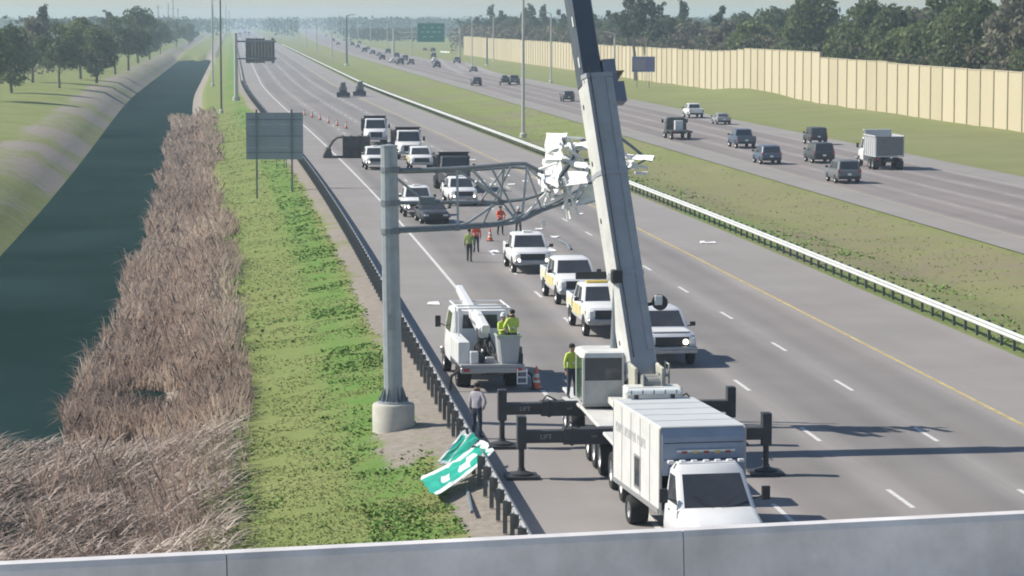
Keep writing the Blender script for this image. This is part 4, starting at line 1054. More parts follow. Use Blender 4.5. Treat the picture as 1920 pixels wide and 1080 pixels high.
# ================================================================== BUCKET TRUCK (rear to the camera)
bt = empty('bucket_truck', near_end(918, 735, 7.6), SBR + .03, 'white utility bucket truck on the shoulder with its boom over the cab', 'utility truck')
truck_cab(bt, -3.8, 2.25, WHITE, 2.6, 1.5, .55, 2.3)
MB().box((0, .6, .72), (.8, 6.4, .25)).build('chassis', DARKSTEEL, bt)
MB().box((0, 2.05, .93), (2.3, 3.5, .10)).build('deck', SILVER, bt, bevel=.01)
for s in (-1, 1):
    c = MB().box((s * .97, 1.75 if s > 0 else 1.2, 1.35), (.42, 2.9 if s > 0 else 2.0, .78)).build('tool_locker', WHITE if s > 0 else SILVER, bt, bevel=.02)
    for k in range(3):
        MB().box((s * 1.183, .75 + k * .75 - (0 if s > 0 else .35), 1.35), (.012, .62, .62)).build('locker_door', WHITE, c)
tm = MB(); tm.lathe([(.42, .98), (.36, 1.15), (.24, 1.3), (.22, 1.75)], 14, 'z', (.15, 2.0, 0)); tm.box((.15, 2.0, 1.85), (.42, .6, .5))
tm.build('turret', DARKSTEEL, bt)
hz_ = MB()
for k, (dx, dy) in enumerate(((.42, .5), (.1, .7), (-.15, .55))):
    hz_.path([(dx, 2 + dy, 1.0), (dx + .1, 2.15 + dy, 1.5), (dx * .4, 2.1, 1.9), (dx * .5 - .2, 2.6, 1.3), (-.3, 2.9, 1.0)], .035, 6)
hz_.build('hydraulic_hoses', BLACK, bt)
def beam(mb, p0, p1, w0, h0, w1, h1, m=0):
    p0, p1 = Vector(p0), Vector(p1); d = (p1 - p0).normalized(); x = d.cross(Vector((0, 0, 1))).normalized(); z = x.cross(d)
    def rg(p, w, h): return [p + x * a * w / 2 + z * b * h / 2 for a, b in ((-1, -.7), (-.7, -1), (.7, -1), (1, -.7), (1, .7), (.7, 1), (-.7, 1), (-1, .7))]
    mb.loft([rg(p0, w0, h0), rg(p1, w1, h1)], m); return mb
beam(MB(), (.15, 2.35, 1.98), (.42, -3.2, 3.06), .36, .42, .26, .28).build('lower_boom', WHITE, bt)
beam(MB(), (.10, 2.6, 2.12), (.20, .4, 2.62), .30, .30, .2, .22).build('upper_boom', WHITE, bt)
beam(MB(), (.15, 2.3, 1.25), (.26, 1.0, 2.1), .14, .14, .1, .1).build('lift_cylinder', SILVER, bt)
bk = MB().loft([cring(1.97, 2.68, 3.55, .36, .08), cring(1.03, 2.81, 3.49, .28, .08), cring(.98, 2.75, 3.55, .33, .08), cring(1.95, 2.62, 3.6, .42, .08)], cap=False); bk.loft([cring(.98, 2.76, 3.54, .32, .08), cring(1.03, 2.76, 3.54, .32, .08)]); bk.v = [(a - .62, b, c) for a, b, c in bk.v]
bko = bk.build('bucket', mat('bucket_fibreglass', (.42, .44, .46), .5, var=.06), bt, smooth=True)
rm = MB()
rm.box((-.62, 3.6, 1.97), (.9, .06, .07)); rm.box((-.62, 2.63, 1.97), (.9, .06, .07)); rm.box((-.2, 3.115, 1.97), (.06, .9, .07)); rm.box((-1.04, 3.115, 1.97), (.06, .9, .07))
rm.build('bucket_rim', mat('bucket_liner_green', (.36, .46, .36), .5), bko)
rk = MB()
for x in (-.95, .95):
    for y in (.3, 1.3): rk.tube((x, y, 1.7), (x, y, 2.75), .035, n=6)
    rk.tube((x, -1.6, 2.75), (x, 1.4, 2.75), .035, n=6)
for y in (-1.5, .3, 1.3): rk.tube((-.95, y, 2.75), (.95, y, 2.75), .035, n=6)
rk.build('ladder_rack', WHITE, bt)
for k, (x, y, z, dx, dy, dz) in enumerate(((.5, 2.9, 1.12, .5, .5, .3), (.05, 3.2, 1.08, .35, .4, .22), (.62, 3.3, 1.2, .3, .3, .45), (-1.05, 2.6, 1.25, .3, .5, .5))):
    MB().box((x, y, z), (dx, dy, dz)).build('stowed_gear', (DARKSTEEL, SILVER, CREAM, GREYPAINT)[k], bt, bevel=.03)
rb2 = MB().box((0, 3.72, .78), (2.3, .2, .22)); rb2.build('rear_bumper', SILVER, bt, bevel=.03)
ld = MB()
for x in (-.88, -1.22): ld.box((x, 3.88, .55), (.04, .04, .55))
for z in (.30, .52, .74): ld.box((-1.05, 3.88, z), (.36, .06, .04))
ld.build('rear_step', WHITE, bt)
for s in (-1, 1):
    MB().box((s * .95, 3.835, .80), (.22, .03, .10)).build('tail_light', REDLENS, bt)
    wheel(bt, s * .98, -2.45, .45, .28, s, STEELRIM); wheel(bt, s * .88, 2.1, .45, .5, s, STEELRIM)
    MB().path([(s * 1.0, 3.4, .85), (s * 1.45, 3.45, .55), (s * 1.5, 3.45, .05)], .06, 6).build('stabiliser', BLACK, bt)
MB().box((-.9, 3.2, 1.15), (.5, .4, .35)).build('winch_box', DARKSTEEL, bt, bevel=.02)

# ================================================================== BOX TRUCK (facing the camera)
FL, FR, BL = G(1237, 803, 3.1), G(1398, 798, 3.1), G(1150, 750, 3.1)
fwd = (FL - BL); fwd.z = 0; BLEN = fwd.length; fwd.normalize()
byaw = math.atan2(fwd.x, -fwd.y); BW = (FR - FL).length
rgt = Vector((math.cos(byaw), math.sin(byaw), 0))
ctr = (FL + BL) / 2 + rgt * BW / 2
bx = empty('box_truck', (ctr.x, ctr.y, 0), byaw, 'white box truck with a blue front in the foreground', 'truck')
hw, hl = BW / 2, BLEN / 2
bd = MB(); t = .06
bd.box((0, hl - t / 2, 2.0), (BW - .12, t, 2.18)); bd.box((hw - t / 2, .0, 2.0), (t, BLEN - .12, 2.18)); bd.box((-hw + t / 2, 0, 2.0), (t, BLEN - .12, 2.18)); bd.box((0, 0, .96), (BW - .12, BLEN - .12, .1))
bd.build('cargo_box', CREAM, bx)
MB().box((0, 0, 3.105), (BW - .04, BLEN - .04, .05)).build('box_roof', BOXROOF, bx, bevel=.02)
fp = MB(); fp.loft([[Vector((x, y, z)) for y, z in ((-hl - .02, 1.9), (-hl + .10, 1.9), (-hl + .10, 3.08), (-hl + .10, 3.09), (-hl + .02, 3.08), (-hl - .06, 2.86), (-hl - .06, 2.6))] for x in (-hw + .05, hw - .05)])
fp.build('box_front', BLUEFACE, bx, bevel=.015)
tr_ = MB()
for sx in (-1, 1):
    for sy in (-1, 1): tr_.box((sx * (hw - .03), sy * (hl - .03), 2.0), (.075, .075, 2.2))
tr_.build('corner_trim', SILVER, bx, bevel=.02)
lb = MB().box((.05, -hl - .085, 2.52), (1.5, .05, .05)); lb.build('marker_light_bar', REFLECT, bx)
for k in range(5): MB().box((-.5 + k * .28, -hl - .115, 2.49), (.13, .03, .05)).build('marker_light', REDLENS if k % 2 == 0 else AMBER, bx)
br = MB().box((0, 0, 0), (1.55, .30, .14)); bro = br.build('light_bar', SIGNWHITE, bx, bevel=.04); bro.location = (-.05, hl - .08, 3.32)
for k in range(5): MB().box((-.62 + k * .31, -.152, 0), (.03, .02, .1)).build('light_bar_divider', GREYPAINT, bro)
for sx in (-.5, .5): MB().box((sx, hl - .08, 3.2), (.08, .2, .16)).build('light_bar_foot', DARKSTEEL, bx)
# side lettering, too blurred to read: a row of dark strokes
lt = MB(); rl = random.Random(4); y = hl - .35
for q in range(17):
    if q in (5, 12): y -= .14
    wd = rl.uniform(.10, .17); z = 2.46
    lt.box((-hw - .003, y - wd * .15, z), (.008, .035, .24)); lt.box((-hw - .003, y - wd * .85, z + (.0 if q % 3 else .06)), (.008, .035, .24 if q % 3 else .12))
    lt.box((-hw - .003, y - wd * .5, z + rl.choice((-.105, 0, .105))), (.008, wd * .6, .035)); y -= wd + .055
lt.build('side_lettering', mat('faded_grey_lettering', (.48, .49, .50), .6), bx)
wnd = MB().box((-hw - .004, -.25, 1.62), (.02, .55, .75)).build('side_window', GLASS, bx)
fr_ = MB()
for dy in (-.31, .31): fr_.box((-hw - .006, -.25 + dy, 1.62), (.03, .06, .87))
for dz in (-.405, .405): fr_.box((-hw - .006, -.25, 1.62 + dz), (.03, .56, .06))
fr_.build('window_frame', SILVER, wnd)
for k in range(1, 5):
    y = -hl + BLEN * k / 5; MB().box((-hw - .002, y, 2.0), (.012, .035, 2.1)).build('side_seam', SILVER, bx); MB().box((hw + .002, y, 2.0), (.012, .035, 2.1)).build('side_seam', SILVER, bx)
    MB().box((0, y, 3.133), (BW - .12, .04, .012)).build('roof_bow', BOXROOF, bx)
for s_ in (-1, 1): MB().box((s_ * (hw + .012), 0, 1.0), (.05, BLEN - .1, .12)).build('rub_rail', SILVER, bx)
for z in (2.72, 2.3): MB().box((0, -hl - .064, z), (BW - .2, .012, .02)).build('front_seam', DARKSTEEL, bx)
for s_ in (-1, 1):
    MB().tube((s_ * .1, -hl - 1.53, 1.32), (s_ * .62, -hl - 1.32, 1.62), .012, n=5).build('wiper', BLACK, bx)
    MB().box((s_ * 1.003, -hl - .5, 1.15), (.012, .12, .03)).build('door_handle', BLACK, bx)
# cab
A = cring(1.25, -hl - 1.55, -hl + .05, .98); B = cring(2.1, -hl - .75, -hl + .05, .86); C = cring(2.25, -hl - .55, -hl - .02, .76)
o = MB().loft([A, B, C]).build('cab_roof', WHITE, bx, smooth=True)
m = MB(); pane(m, A[0], A[1], B[1], B[0], (.02, .02, .08, .06)); m.build('windshield', GLASS, bx)
for a, b_, c, d in ((A[2], A[3], B[3], B[2]), (A[6], A[7], B[7], B[6])):
    m = MB(); pane(m, a, b_, c, d, (.15, .1, .12, .12)); m.build('door_window', GLASS, bx)
b = MB().loft([bring(-hl - 2.75, .82, .6, 1.05), bring(-hl - 2.6, .92, .5, 1.15), bring(-hl - 1.5, 1.0, .48, 1.32), bring(-hl + .04, 1.0, .48, 1.34)])
b.build('cab_body', WHITE, bx, smooth=True)
MB().box((0, -hl - 2.77, .85), (1.1, .05, .32)).build('grille', BLACK, bx, bevel=.02)
MB().box((0, -hl - 2.83, .56), (1.95, .16, .22)).build('front_bumper', CHROME, bx, bevel=.03)
for s in (-1, 1):
    MB().box((s * .74, -hl - 2.72, .88), (.26, .1, .26)).build('headlight', LAMP, bx, bevel=.02)
    mm = MB().box((s * 1.3, -hl - 1.2, 1.6), (.2, .1, .34)); mm.tube((s * .95, -hl - 1.15, 1.45), (s * 1.3, -hl - 1.2, 1.55), .02, n=5); mm.build('mirror', BLACK, bx)
    wheel(bx, s * .88, -hl - 1.75, .39, .26, s, STEELRIM); wheel(bx, s * .80, hl - 1.5, .39, .48, s, STEELRIM)
rv = MB()
for k in range(7): rv.box((-.9 + k * .3, -hl - .3 - .02 * (k % 2), 2.285), (.16, .14, .09))
rv.box((0, -hl - .3, 2.262), (1.5, .3, .05)); rv.build('roof_rack', WHITE, bx, bevel=.02)
MB().box((0, 0, .72), (.8, BLEN + 2.2, .2)).build('chassis', DARKSTEEL, bx)

# ================================================================== MOBILE CRANE
CR = Vector((3.53, 84.5, 0))
cr = empty('mobile_crane', CR, ROADYAW, 'grey mobile crane on spread outriggers with its boom raised', 'crane')
CRI = (Matrix.Translation(CR) @ Matrix.Rotation(ROADYAW, 4, 'Z')).inverted()
def CL(p): return CRI @ Vector(p)
MB().box((0, -.4, 1.02), (1.5, 13.2, .55)).build('carrier_frame', DARKSTEEL, cr, bevel=.04)
dkm = MB(); dkm.box((0, 3.9, 1.36), (2.6, 4.4, .10)); dkm.box((0, -1.6, 1.365), (2.55, 2.3, .11)); dkm.box((0, -5.2, 1.36), (2.6, 2.6, .10))
dkm.box((-.72, .62, 1.362), (1.1, 2.1, .105)); dkm.box((.72, .62, 1.362), (1.1, 2.1, .105))
dkm.build('carrier_deck', CRANEWHITE, cr, bevel=.02)
cbm = MB().loft([cring(.7, -8.4, -6.7, 1.25), cring(1.5, -8.4, -6.7, 1.25), cring(2.25, -8.1, -6.75, 1.1)]); cbm.build('driving_cab', CRANEWHITE, cr)
for y in (-7.6, -5.5, -3.4 + .35, -2.0 + .3, -.62 + .35, 4.1, 5.5):
    for s in (-1, 1): wheel(cr, s * 1.08, y, .54, .42, s, STEELRIM)
txt_cache = {}
def text_mesh(body, size, m, ext=.004):
    cu = bpy.data.curves.new('lettering', 'FONT'); cu.body = body; cu.size = size; cu.extrude = ext; cu.align_x = 'CENTER'; cu.align_y = 'CENTER'
    o = bpy.data.objects.new('lettering', cu); col.objects.link(o)
    dg = bpy.context.evaluated_depsgraph_get(); me = bpy.data.meshes.new_from_object(o.evaluated_get(dg))
    bpy.data.objects.remove(o); me.materials.clear(); me.materials.append(m); return me
LIFT = text_mesh('LIFT', .19, mat('scuffed_white_lettering', (.34, .34, .35), .7, var=.4, scale=12))
for y in (-3.3, 2.6):
    for s in (-1, 1):
        ob = MB(); ob.box((s * 1.25, y, 1.22), (2.3, .46, .46)); ob.box((s * 2.15, y, 1.22), (.10, .50, .52)); o = ob.build('outrigger_beam', DARKSTEEL, cr, bevel=.015)
        MB().box((s * 2.92, y, 1.22), (1.5, .36, .36)).build('outrigger_extension', DARKSTEEL, o, bevel=.015)
        if s < 0:
            t = child('lettering', LIFT, o, (-2.9, y - .19, 1.22), (math.pi / 2, 0, 0))
            child('lettering', LIFT, o, (-1.5, y - .236, 1.22), (math.pi / 2, 0, 0)).scale = (.5, .5, 1)
        hk = MB(); hk.path([(s * 1.9, y, 1.46), (s * 2.2, y, 1.62), (s * 2.35, y, 1.42)], .03, 6); hk.build('hose', BLACK, o)
        jk = MB(); jk.tube((s * 3.6, y, .16), (s * 3.6, y, 1.82), .085, n=12); jk.box((s * 3.6, y, 1.34), (.26, .40, .95)); jk.build('jack', DARKSTEEL, cr, smooth=False)
        pd_ = MB(); pd_.lathe([(.34, .10), (.34, .15), (.12, .22), (.10, .3)], 14, 'z', (s * 3.6, y, 0)); pd_.box((s * 3.6, y, .05), (.95, .95, .095)); pd_.build('float_pad', DARKSTEEL, cr)
# slewing upper works
MB().lathe([(.75, 1.42), (.75, 1.62)], 20, 'z', (.0, 1.5, 0), cap=True).build('turntable', DARKSTEEL, cr)
MB().box((.2, 1.2, 1.72), (1.5, 3.6, .2)).build('superstructure_deck', CRANEWHITE, cr, bevel=.02)
cw = MB(); cw.box((.55, -1.2, 2.0), (1.7, .8, .75)); cw.build('counterweight', CRANEWHITE, cr, bevel=.05)
for s in (0, 1): MB().box((.12 + s * .82, .35, 2.3), (.10, 2.2, 1.1)).build('boom_pivot_plate', mat('crane_beige', (.45, .45, .38), .6), cr, bevel=.02)
for k in range(2):
    wi = MB(); wi.lathe([(.28, -.3), (.28, -.26), (.2, -.25), (.2, .25), (.28, .26), (.28, .3)], 14, 'x', (.55, -.35 - .7 * k, 2.42), cap=True)
    wi.build('winch_drum', mat('winch_rope', (.28, .29, .27), .6), cr)
rl_ = MB()
for x in (.95, 1.25): rl_.path([(x, .9, 1.8), (x, .9, 2.85), (x, .1, 2.85), (x, .1, 1.8)], .03, 6)
rl_.box((1.1, .5, 2.5), (.3, .7, .06)); rl_.build('handrail', mat('pale_green_rail', (.48, .5, .42), .6), cr)
# operator's cab, seen from behind
kx0, kx1, ky0, ky1, kz0, kz1 = -1.32, -.02, .75, 2.45, 1.5, 3.02
kb = MB(); kb.box(((kx0 + kx1) / 2, (ky0 + ky1) / 2, kz0 + .05), (kx1 - kx0, ky1 - ky0, .1)); kb.box(((kx0 + kx1) / 2, ky0 + .03, 1.92), (kx1 - kx0 - .1, .06, .78))
kb.box((kx1 - .03, (ky0 + ky1) / 2, 1.95), (.06, ky1 - ky0 - .1, .85)); kb.build('operator_cab', mat('cab_grey', (.40, .41, .41), .5), cr, bevel=.02)
for x in (kx0 + .04, kx1 - .04):
    for y in (ky0 + .04, ky1 - .04): MB().box((x, y, (kz0 + kz1) / 2), (.075, .075, kz1 - kz0)).build('cab_pillar', CRANEWHITE, cr, bevel=.01)
MB().loft([cring(kz1 - .02, ky0 - .04, ky1 + .06, .70, .1), cring(kz1 + .12, ky0 + .0, ky1 + .02, .66, .1), cring(kz1 + .17, ky0 + .12, ky1 - .1, .55, .1)]).build('cab_roof', CRANEWHITE, cr).location.x = (kx0 + kx1) / 2
MB().box((kx0 + .03, (ky0 + ky1) / 2, (kz0 + kz1) / 2 + .03), (.03, ky1 - ky0 - .12, kz1 - kz0 - .1)).build('side_glass', GREENGLASS, cr)
MB().box(((kx0 + kx1) / 2, ky0 + .03, 2.66), (kx1 - kx0 - .12, .03, .66)).build('rear_glass', GLASS, cr)
MB().box(((kx0 + kx1) / 2, ky1 - .03, 2.3), (kx1 - kx0 - .12, .03, 1.3)).build('front_glass', GREENGLASS, cr)
MB().path([(kx1 + .1, ky0 - .1, 1.45), (kx1 + .12, ky0 - .1, 2.5), (kx1 + .05, ky0, 2.95)], .03, 6).build('grab_rail', CRANEWHITE, cr)
# boom
b0 = AT(1200, 712, 85.5); b1 = AT(1113, 146, 88.5)
bd_ = (b1 - b0).normalized(); bxv = bd_.cross(Vector((0, 1, 0))).normalized(); bxv = -bxv if bxv.x < 0 else bxv
byv = bd_.cross(bxv).normalized(); byv = -byv if byv.y > 0 else byv         # towards the camera
sa = R(17); bxv, byv = bxv * math.cos(sa) - byv * math.sin(sa), byv * math.cos(sa) + bxv * math.sin(sa)
def boom_ring(p, w, d, sh=0.0):
    pr = [(-.5, -.5), (-.44, .38), (-.34, .5), (.34, .5), (.5, .34), (.5, -.2), (.36, -.42), (.12, -.55), (-.2, -.55)]
    pr = [(-.5, .30), (-.40, .5), (.40, .5), (.5, .36), (.5, -.15), (.38, -.42), (.14, -.55), (-.14, -.55), (-.38, -.42), (-.5, -.15)]
    return [CL(p + bxv * (a * w + sh) + byv * (b * d)) for a, b in pr]
LB1 = (b1 - b0).length
LB1 = (b1 - b0).length
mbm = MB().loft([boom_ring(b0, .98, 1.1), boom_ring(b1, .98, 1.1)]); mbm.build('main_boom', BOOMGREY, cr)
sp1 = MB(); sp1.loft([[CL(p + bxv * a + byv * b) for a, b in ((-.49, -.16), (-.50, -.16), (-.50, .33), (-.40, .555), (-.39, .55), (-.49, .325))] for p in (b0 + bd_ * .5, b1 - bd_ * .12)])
sp1.build('boom_sunlit_side', CRANEWHITE, cr)  # white facing puts the sunlight on the boom's left side into its colour
for q_ in (.12, .34, .52, .71, .9):
    p = b0 + bd_ * LB1 * q_ - bxv * .502 + byv * .1
    MB().loft([[CL(p + byv * (.05 * math.cos(t)) + bd_ * (.09 * math.sin(t)) - bxv * e) for t in [k * math.pi / 4 for k in range(8)]] for e in (0, .012)]).build('inspection_hole', BLACK, cr)
for off_ in (-.28,):
    MB().tube(CL(b0 + bd_ * .6 + bxv * off_ + byv * .585), CL(b1 + bd_ * .2 + bxv * off_ + byv * .575), .018, n=5).build('boom_cable', DARKSTEEL, cr)
for q_ in (.22, .5, .78):
    p = b0 + bd_ * LB1 * q_ + byv * .556
    MB().loft([[CL(p + bxv * a + bd_ * t + byv * e) for a, t in ((-.3, 0), (.12, 0), (.12, .5), (-.3, .5))] for e in (0, .006)]).build('decal', mat('faded_decal', (.36, .37, .38), .5), cr)
for q in (.0, .33, .66, .985):
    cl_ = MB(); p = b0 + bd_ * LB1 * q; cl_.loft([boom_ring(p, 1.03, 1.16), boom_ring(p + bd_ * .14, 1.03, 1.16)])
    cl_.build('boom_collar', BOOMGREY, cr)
tk = MB(); w0 = .14
tk.loft([[CL(p + bxv * a + byv * b) for a, b in ((.20, .545), (.20, .585), (.43, .585), (.43, .545))] for p in (b0 + bd_ * .8, b1 - bd_ * .2)])
tk.build('hose_track', mat('hose_track_grey', (.38, .395, .42), .5), cr)
b2 = b1 + bd_ * 6.5; b3 = b2 + bd_ * 6.5
sh = -.16
MB().loft([boom_ring(b1 - bd_ * .3, .74, .86, sh), boom_ring(b2, .74, .86, sh)]).build('second_boom_section', BOOMDARK, cr)
MB().loft([boom_ring(b2 - bd_ * .3, .58, .68, sh), boom_ring(b3, .58, .68, sh)]).build('third_boom_section', BOOMDARK, cr)
ed_ = MB()
for k in range(5):
    p = b1 + bd_ * (.25 + 1.35 * k) + bxv * (-.46) + byv * .32
    ed_.loft([[CL(p + bxv * a + byv * b + bd_ * t) for a, b in ((-.06, -.06), (.03, -.06), (.03, .06), (-.06, .06))] for t in (0, .34)])
ed_.build('wear_pads', REFLECT, cr)
hdm = MB()
p = b1 + bxv * .33
hdm.loft([[CL(p + bxv * a + byv * b + bd_ * t) for a, b in ((-.12, -.35), (.3, -.35), (.3, .45), (-.12, .45))] for t in (-.95, .45)])
hdm.loft([[CL(p + bxv * a + byv * b + bd_ * t) for a, b in ((.28, -.2), (.55, -.2), (.55, .3), (.28, .3))] for t in (-.9, -.25)])
hdm.build('boom_side_bracket', mat('bracket_blue_grey', (.20, .22, .29), .5), cr)
wd_ = MB().loft([[CL(p + bxv * a + byv * b + bd_ * t) for a, t in ((.3, -.28), (.62, .1), (.3, .1))] for b in (-.05, .3)]); wd_.build('sheave_cheek', mat('dull_ochre', (.22, .18, .09), .6), cr)
tp = MB(); tp.loft([[CL(b3 + bxv * a + byv * b + bd_ * t) for a, b in ((-.4, -.5), (.4, -.5), (.4, .5), (-.4, .5))] for t in (0, .8)])
tp.lathe([(.3, -.3), (.3, .3)], 14, 'x', CL(b3 + bd_ * .9), cap=True); tp.build('boom_tip', DARKSTEEL, cr)
hl_ = MB(); q = b3 + bd_ * .9 + Vector((0, .3, 0))
hl_.tube(CL(q), CL(q - Vector((0, 0, 2.2))), .02, n=5); hl_.tube(CL(q + Vector((.15, 0, 0))), CL(q + Vector((.15, 0, -2.2))), .02, n=5); hl_.build('hoist_rope', DARKSTEEL, cr)
MB().box(CL(q - Vector((0, 0, 2.5))), (.4, .35, .7)).build('hook_block', YELLOW, cr, bevel=.05)
c0, c1 = AT(1152, 668, 86.2), AT(1158, 520, 86.0)
MB().tube(CL(c0), CL(c1), .15, .13, 12).build('luffing_cylinder', GALVDARK, cr, smooth=True)
MB().box(CL(AT(1156, 518, 85.95)), (.34, .34, .42)).build('cylinder_knuckle', BLACK, cr, bevel=.04)
rr_ = CL(AT(1237, 567, 85.9)); bb_ = CL(AT(1210, 572, 86.1))
ho = MB().lathe([(.001, -.12), (.2, -.12), (.24, -.1), (.24, .1), (.2, .12), (.001, .12)], 16, 'y', rr_); ho.tube(rr_, bb_, .06, n=6); ho.build('hose_reel', BLACK, cr)
MB().box(rr_ + Vector((-.06, -.14, .08)), (.24, .04, .3)).build('reel_plate', WHITE, cr, bevel=.02)

# ================================================================== BROKEN SIGN GANTRY
PD = POLE_P.y
gz0 = float(ground_z(POLE_U, PD))
gb = Vector((POLE_P.x, PD, gz0))
gy = empty('broken_sign_gantry', gb, 0, 'grey gantry pole on a round concrete base with a torn truss', 'sign gantry')
def GL(x, y, d=0.0): return AT(x, y, PD + d) - gb
top = GL(729, 275).z
MB().lathe([(.70, -.4), (.70, .80), (.66, .86), (.001, .86)], 28, 'z').build('concrete_base', CONC, gy, smooth=True)
MB().lathe([(.52, .86), (.52, .93), (.44, .95), (.001, .95)], 20, 'z').build('base_plate', GALV, gy, smooth=True)
px = GL(729, 275).x
pl = MB(); pl.path([(0, 0, .93), (px * .5, 0, top / 2), (px, 0, top)], [.315, .295, .275], 12); pl.build('pole', GALV, gy)
for k in range(12):
    gs = MB()
    a = 2 * math.pi * k / 12; c, s = math.cos(a), math.sin(a)
    gs.prism([(.3, .95), (.47, .95), (.30, 1.45)], 'y', -.012, .012); n_ = 6
    M_ = Matrix.Rotation(a, 3, 'Z')
    gs.v[-6:] = [tuple(M_ @ Vector(v)) for v in gs.v[-6:]]
    gs.build('gusset_plate', GALVDARK, gy)
MB().lathe([(.29, 0), (.29, .05), (.001, .09)], 12, 'z', (px, 0, top)).build('pole_cap', GALV, gy)
bt_ = MB()
for k in range(12):
    a = 2 * math.pi * (k + .5) / 12; bt_.tube((.48 * math.cos(a), .48 * math.sin(a), .9), (.48 * math.cos(a), .48 * math.sin(a), 1.06), .022, n=6)
bt_.build('anchor_bolts', GALVDARK, gy)
MB().box((px * .25 - .02, -.325, 3.6), (.2, .03, .5)).build('hand_hole_cover', GALV, gy)
def member(pts, r, d=0.0, m=GALVDARK, name='truss_tube', n=8):
    P = [GL(x, y, (q[0] if (q := rest) else d)) for (x, y, *rest) in pts]
    return MB().path(P, r, n).build(name, m, gy, smooth=True)
T = member
T([(742, 319), (827, 317), (880, 314), (960, 307), (985, 307), (1019, 324)], .065, 0, name='top_chord')
T([(716, 380, .35), (820, 380, .6), (895, 378, .6), (937, 379, .6), (985, 373, .6), (1012, 364, .5), (1030, 354, .3), (1054, 331, .1), (1075, 296), (1095, 260)], .062, 0, name='middle_chord')
T([(745, 434, -.2), (850, 429, -.3), (920, 423, -.3), (960, 418, -.3), (985, 410, -.3), (1017, 394, -.2), (1069, 376, 0), (1119, 362, .2)], .062, -.3, name='bottom_chord')
for a in ([(745, 335), (785, 368, .5)], [(857, 318), (859, 426, -.3)], [(946, 314), (937, 378, .6)], [(989, 309), (979, 404, -.3)], [(892, 340), (937, 372, .6)], [(882, 314), (937, 376, .6)], [(930, 382, .6), (868, 424, -.3)],
          [(1030, 356, .3), (980, 408, -.3)], [(1028, 357, .3), (1020, 390, -.2)], [(860, 320), (940, 376, .6)], [(985, 308), (1030, 352, .4)], [(1100, 326), (1069, 388)], [(1052, 257), (1096, 260)], [(1064, 275), (1086, 320)], [(1060, 290), (1104, 318)], [(1062, 302), (1100, 330)], [(1040, 340), (1070, 300)], [(942, 382, .6), (975, 420, -.3)]):
    member(a, .045, name='web_member', n=6, m=ALU if a[0][0] > 1020 else GALV)
T([(744, 323, 1.3), (880, 319, 1.3), (962, 313, 1.3), (990, 315, 1.2), (1024, 330, .9)], .055, 1.3, name='rear_top_chord')
T([(746, 428, 1.2), (850, 423, 1.2), (935, 417, 1.2), (985, 402, 1.1), (1040, 380, .9), (1090, 352, .8)], .055, 1.2, name='rear_bottom_chord')
for a in ([(920, 312, 0), (975, 415, -.3)], [(960, 308), (905, 420, 1.2)], [(985, 307), (1016, 394, -.2)], [(946, 314), (900, 378, .6)]):
    member(a, .035, name='web_member', n=6, m=GALV)
for a in ([(1010, 318), (1060, 300, -.5), (1098, 310)], [(1026, 352), (1062, 330, -.6), (1110, 334)], [(1046, 356, -.4), (1082, 342, -.5), (1118, 352)], [(1070, 262, -.4), (1092, 330, -.4)], [(1034, 376, -.3), (1064, 362, -.4), (1100, 372)], [(1048, 268, -.8), (1090, 296, -.5), (1108, 340)], [(1056, 332, -1), (1084, 402, -.8)], [(1078, 330, -.8), (1056, 392, -.8)], [(1100, 330, -.6), (1074, 384, -.8)], [(1160, 300), (1215, 316)], [(1165, 280), (1196, 318)]):
    member(a, .05, name='bent_tube', n=7, m=ALU)
member([(1161, 257), (1185, 275), (1208, 294), (1222, 302)], .055, .2, name='broken_tube', n=6)
member([(1170, 292), (1222, 294)], .04, .1, name='broken_tube', n=6, m=ALU)
member([(1176, 318), (1210, 300), (1228, 296)], .035, .1, name='broken_tube', n=6)
member([(1092, 268), (1165, 262)], .05, .2, name='broken_tube', n=6)
member([(1095, 300), (1172, 296)], .05, .2, name='broken_tube', n=6)
member([(1100, 345), (1165, 330), (1180, 306)], .05, .2, name='broken_tube', n=6)
MB().box(GL(801, 376, .5), (.55, .35, .28)).build('node_plate', GALVDARK, gy, bevel=.03)
for x, y, d in ((857, 427, -.3), (937, 379, .6), (1028, 356, .3), (729, 380, .25), (740, 318, 0), (742, 433, -.2)):
    MB().box(GL(x, y, d), (.20, .16, .20)).build('gusset_node', GALVDARK, gy, bevel=.02)
for yy in (318, 380, 433):
    c = GL(732, yy); MB().lathe([(.33, -.09), (.33, .09)], 12, 'z', c, cap=True).build('pole_clamp', GALVDARK, gy)
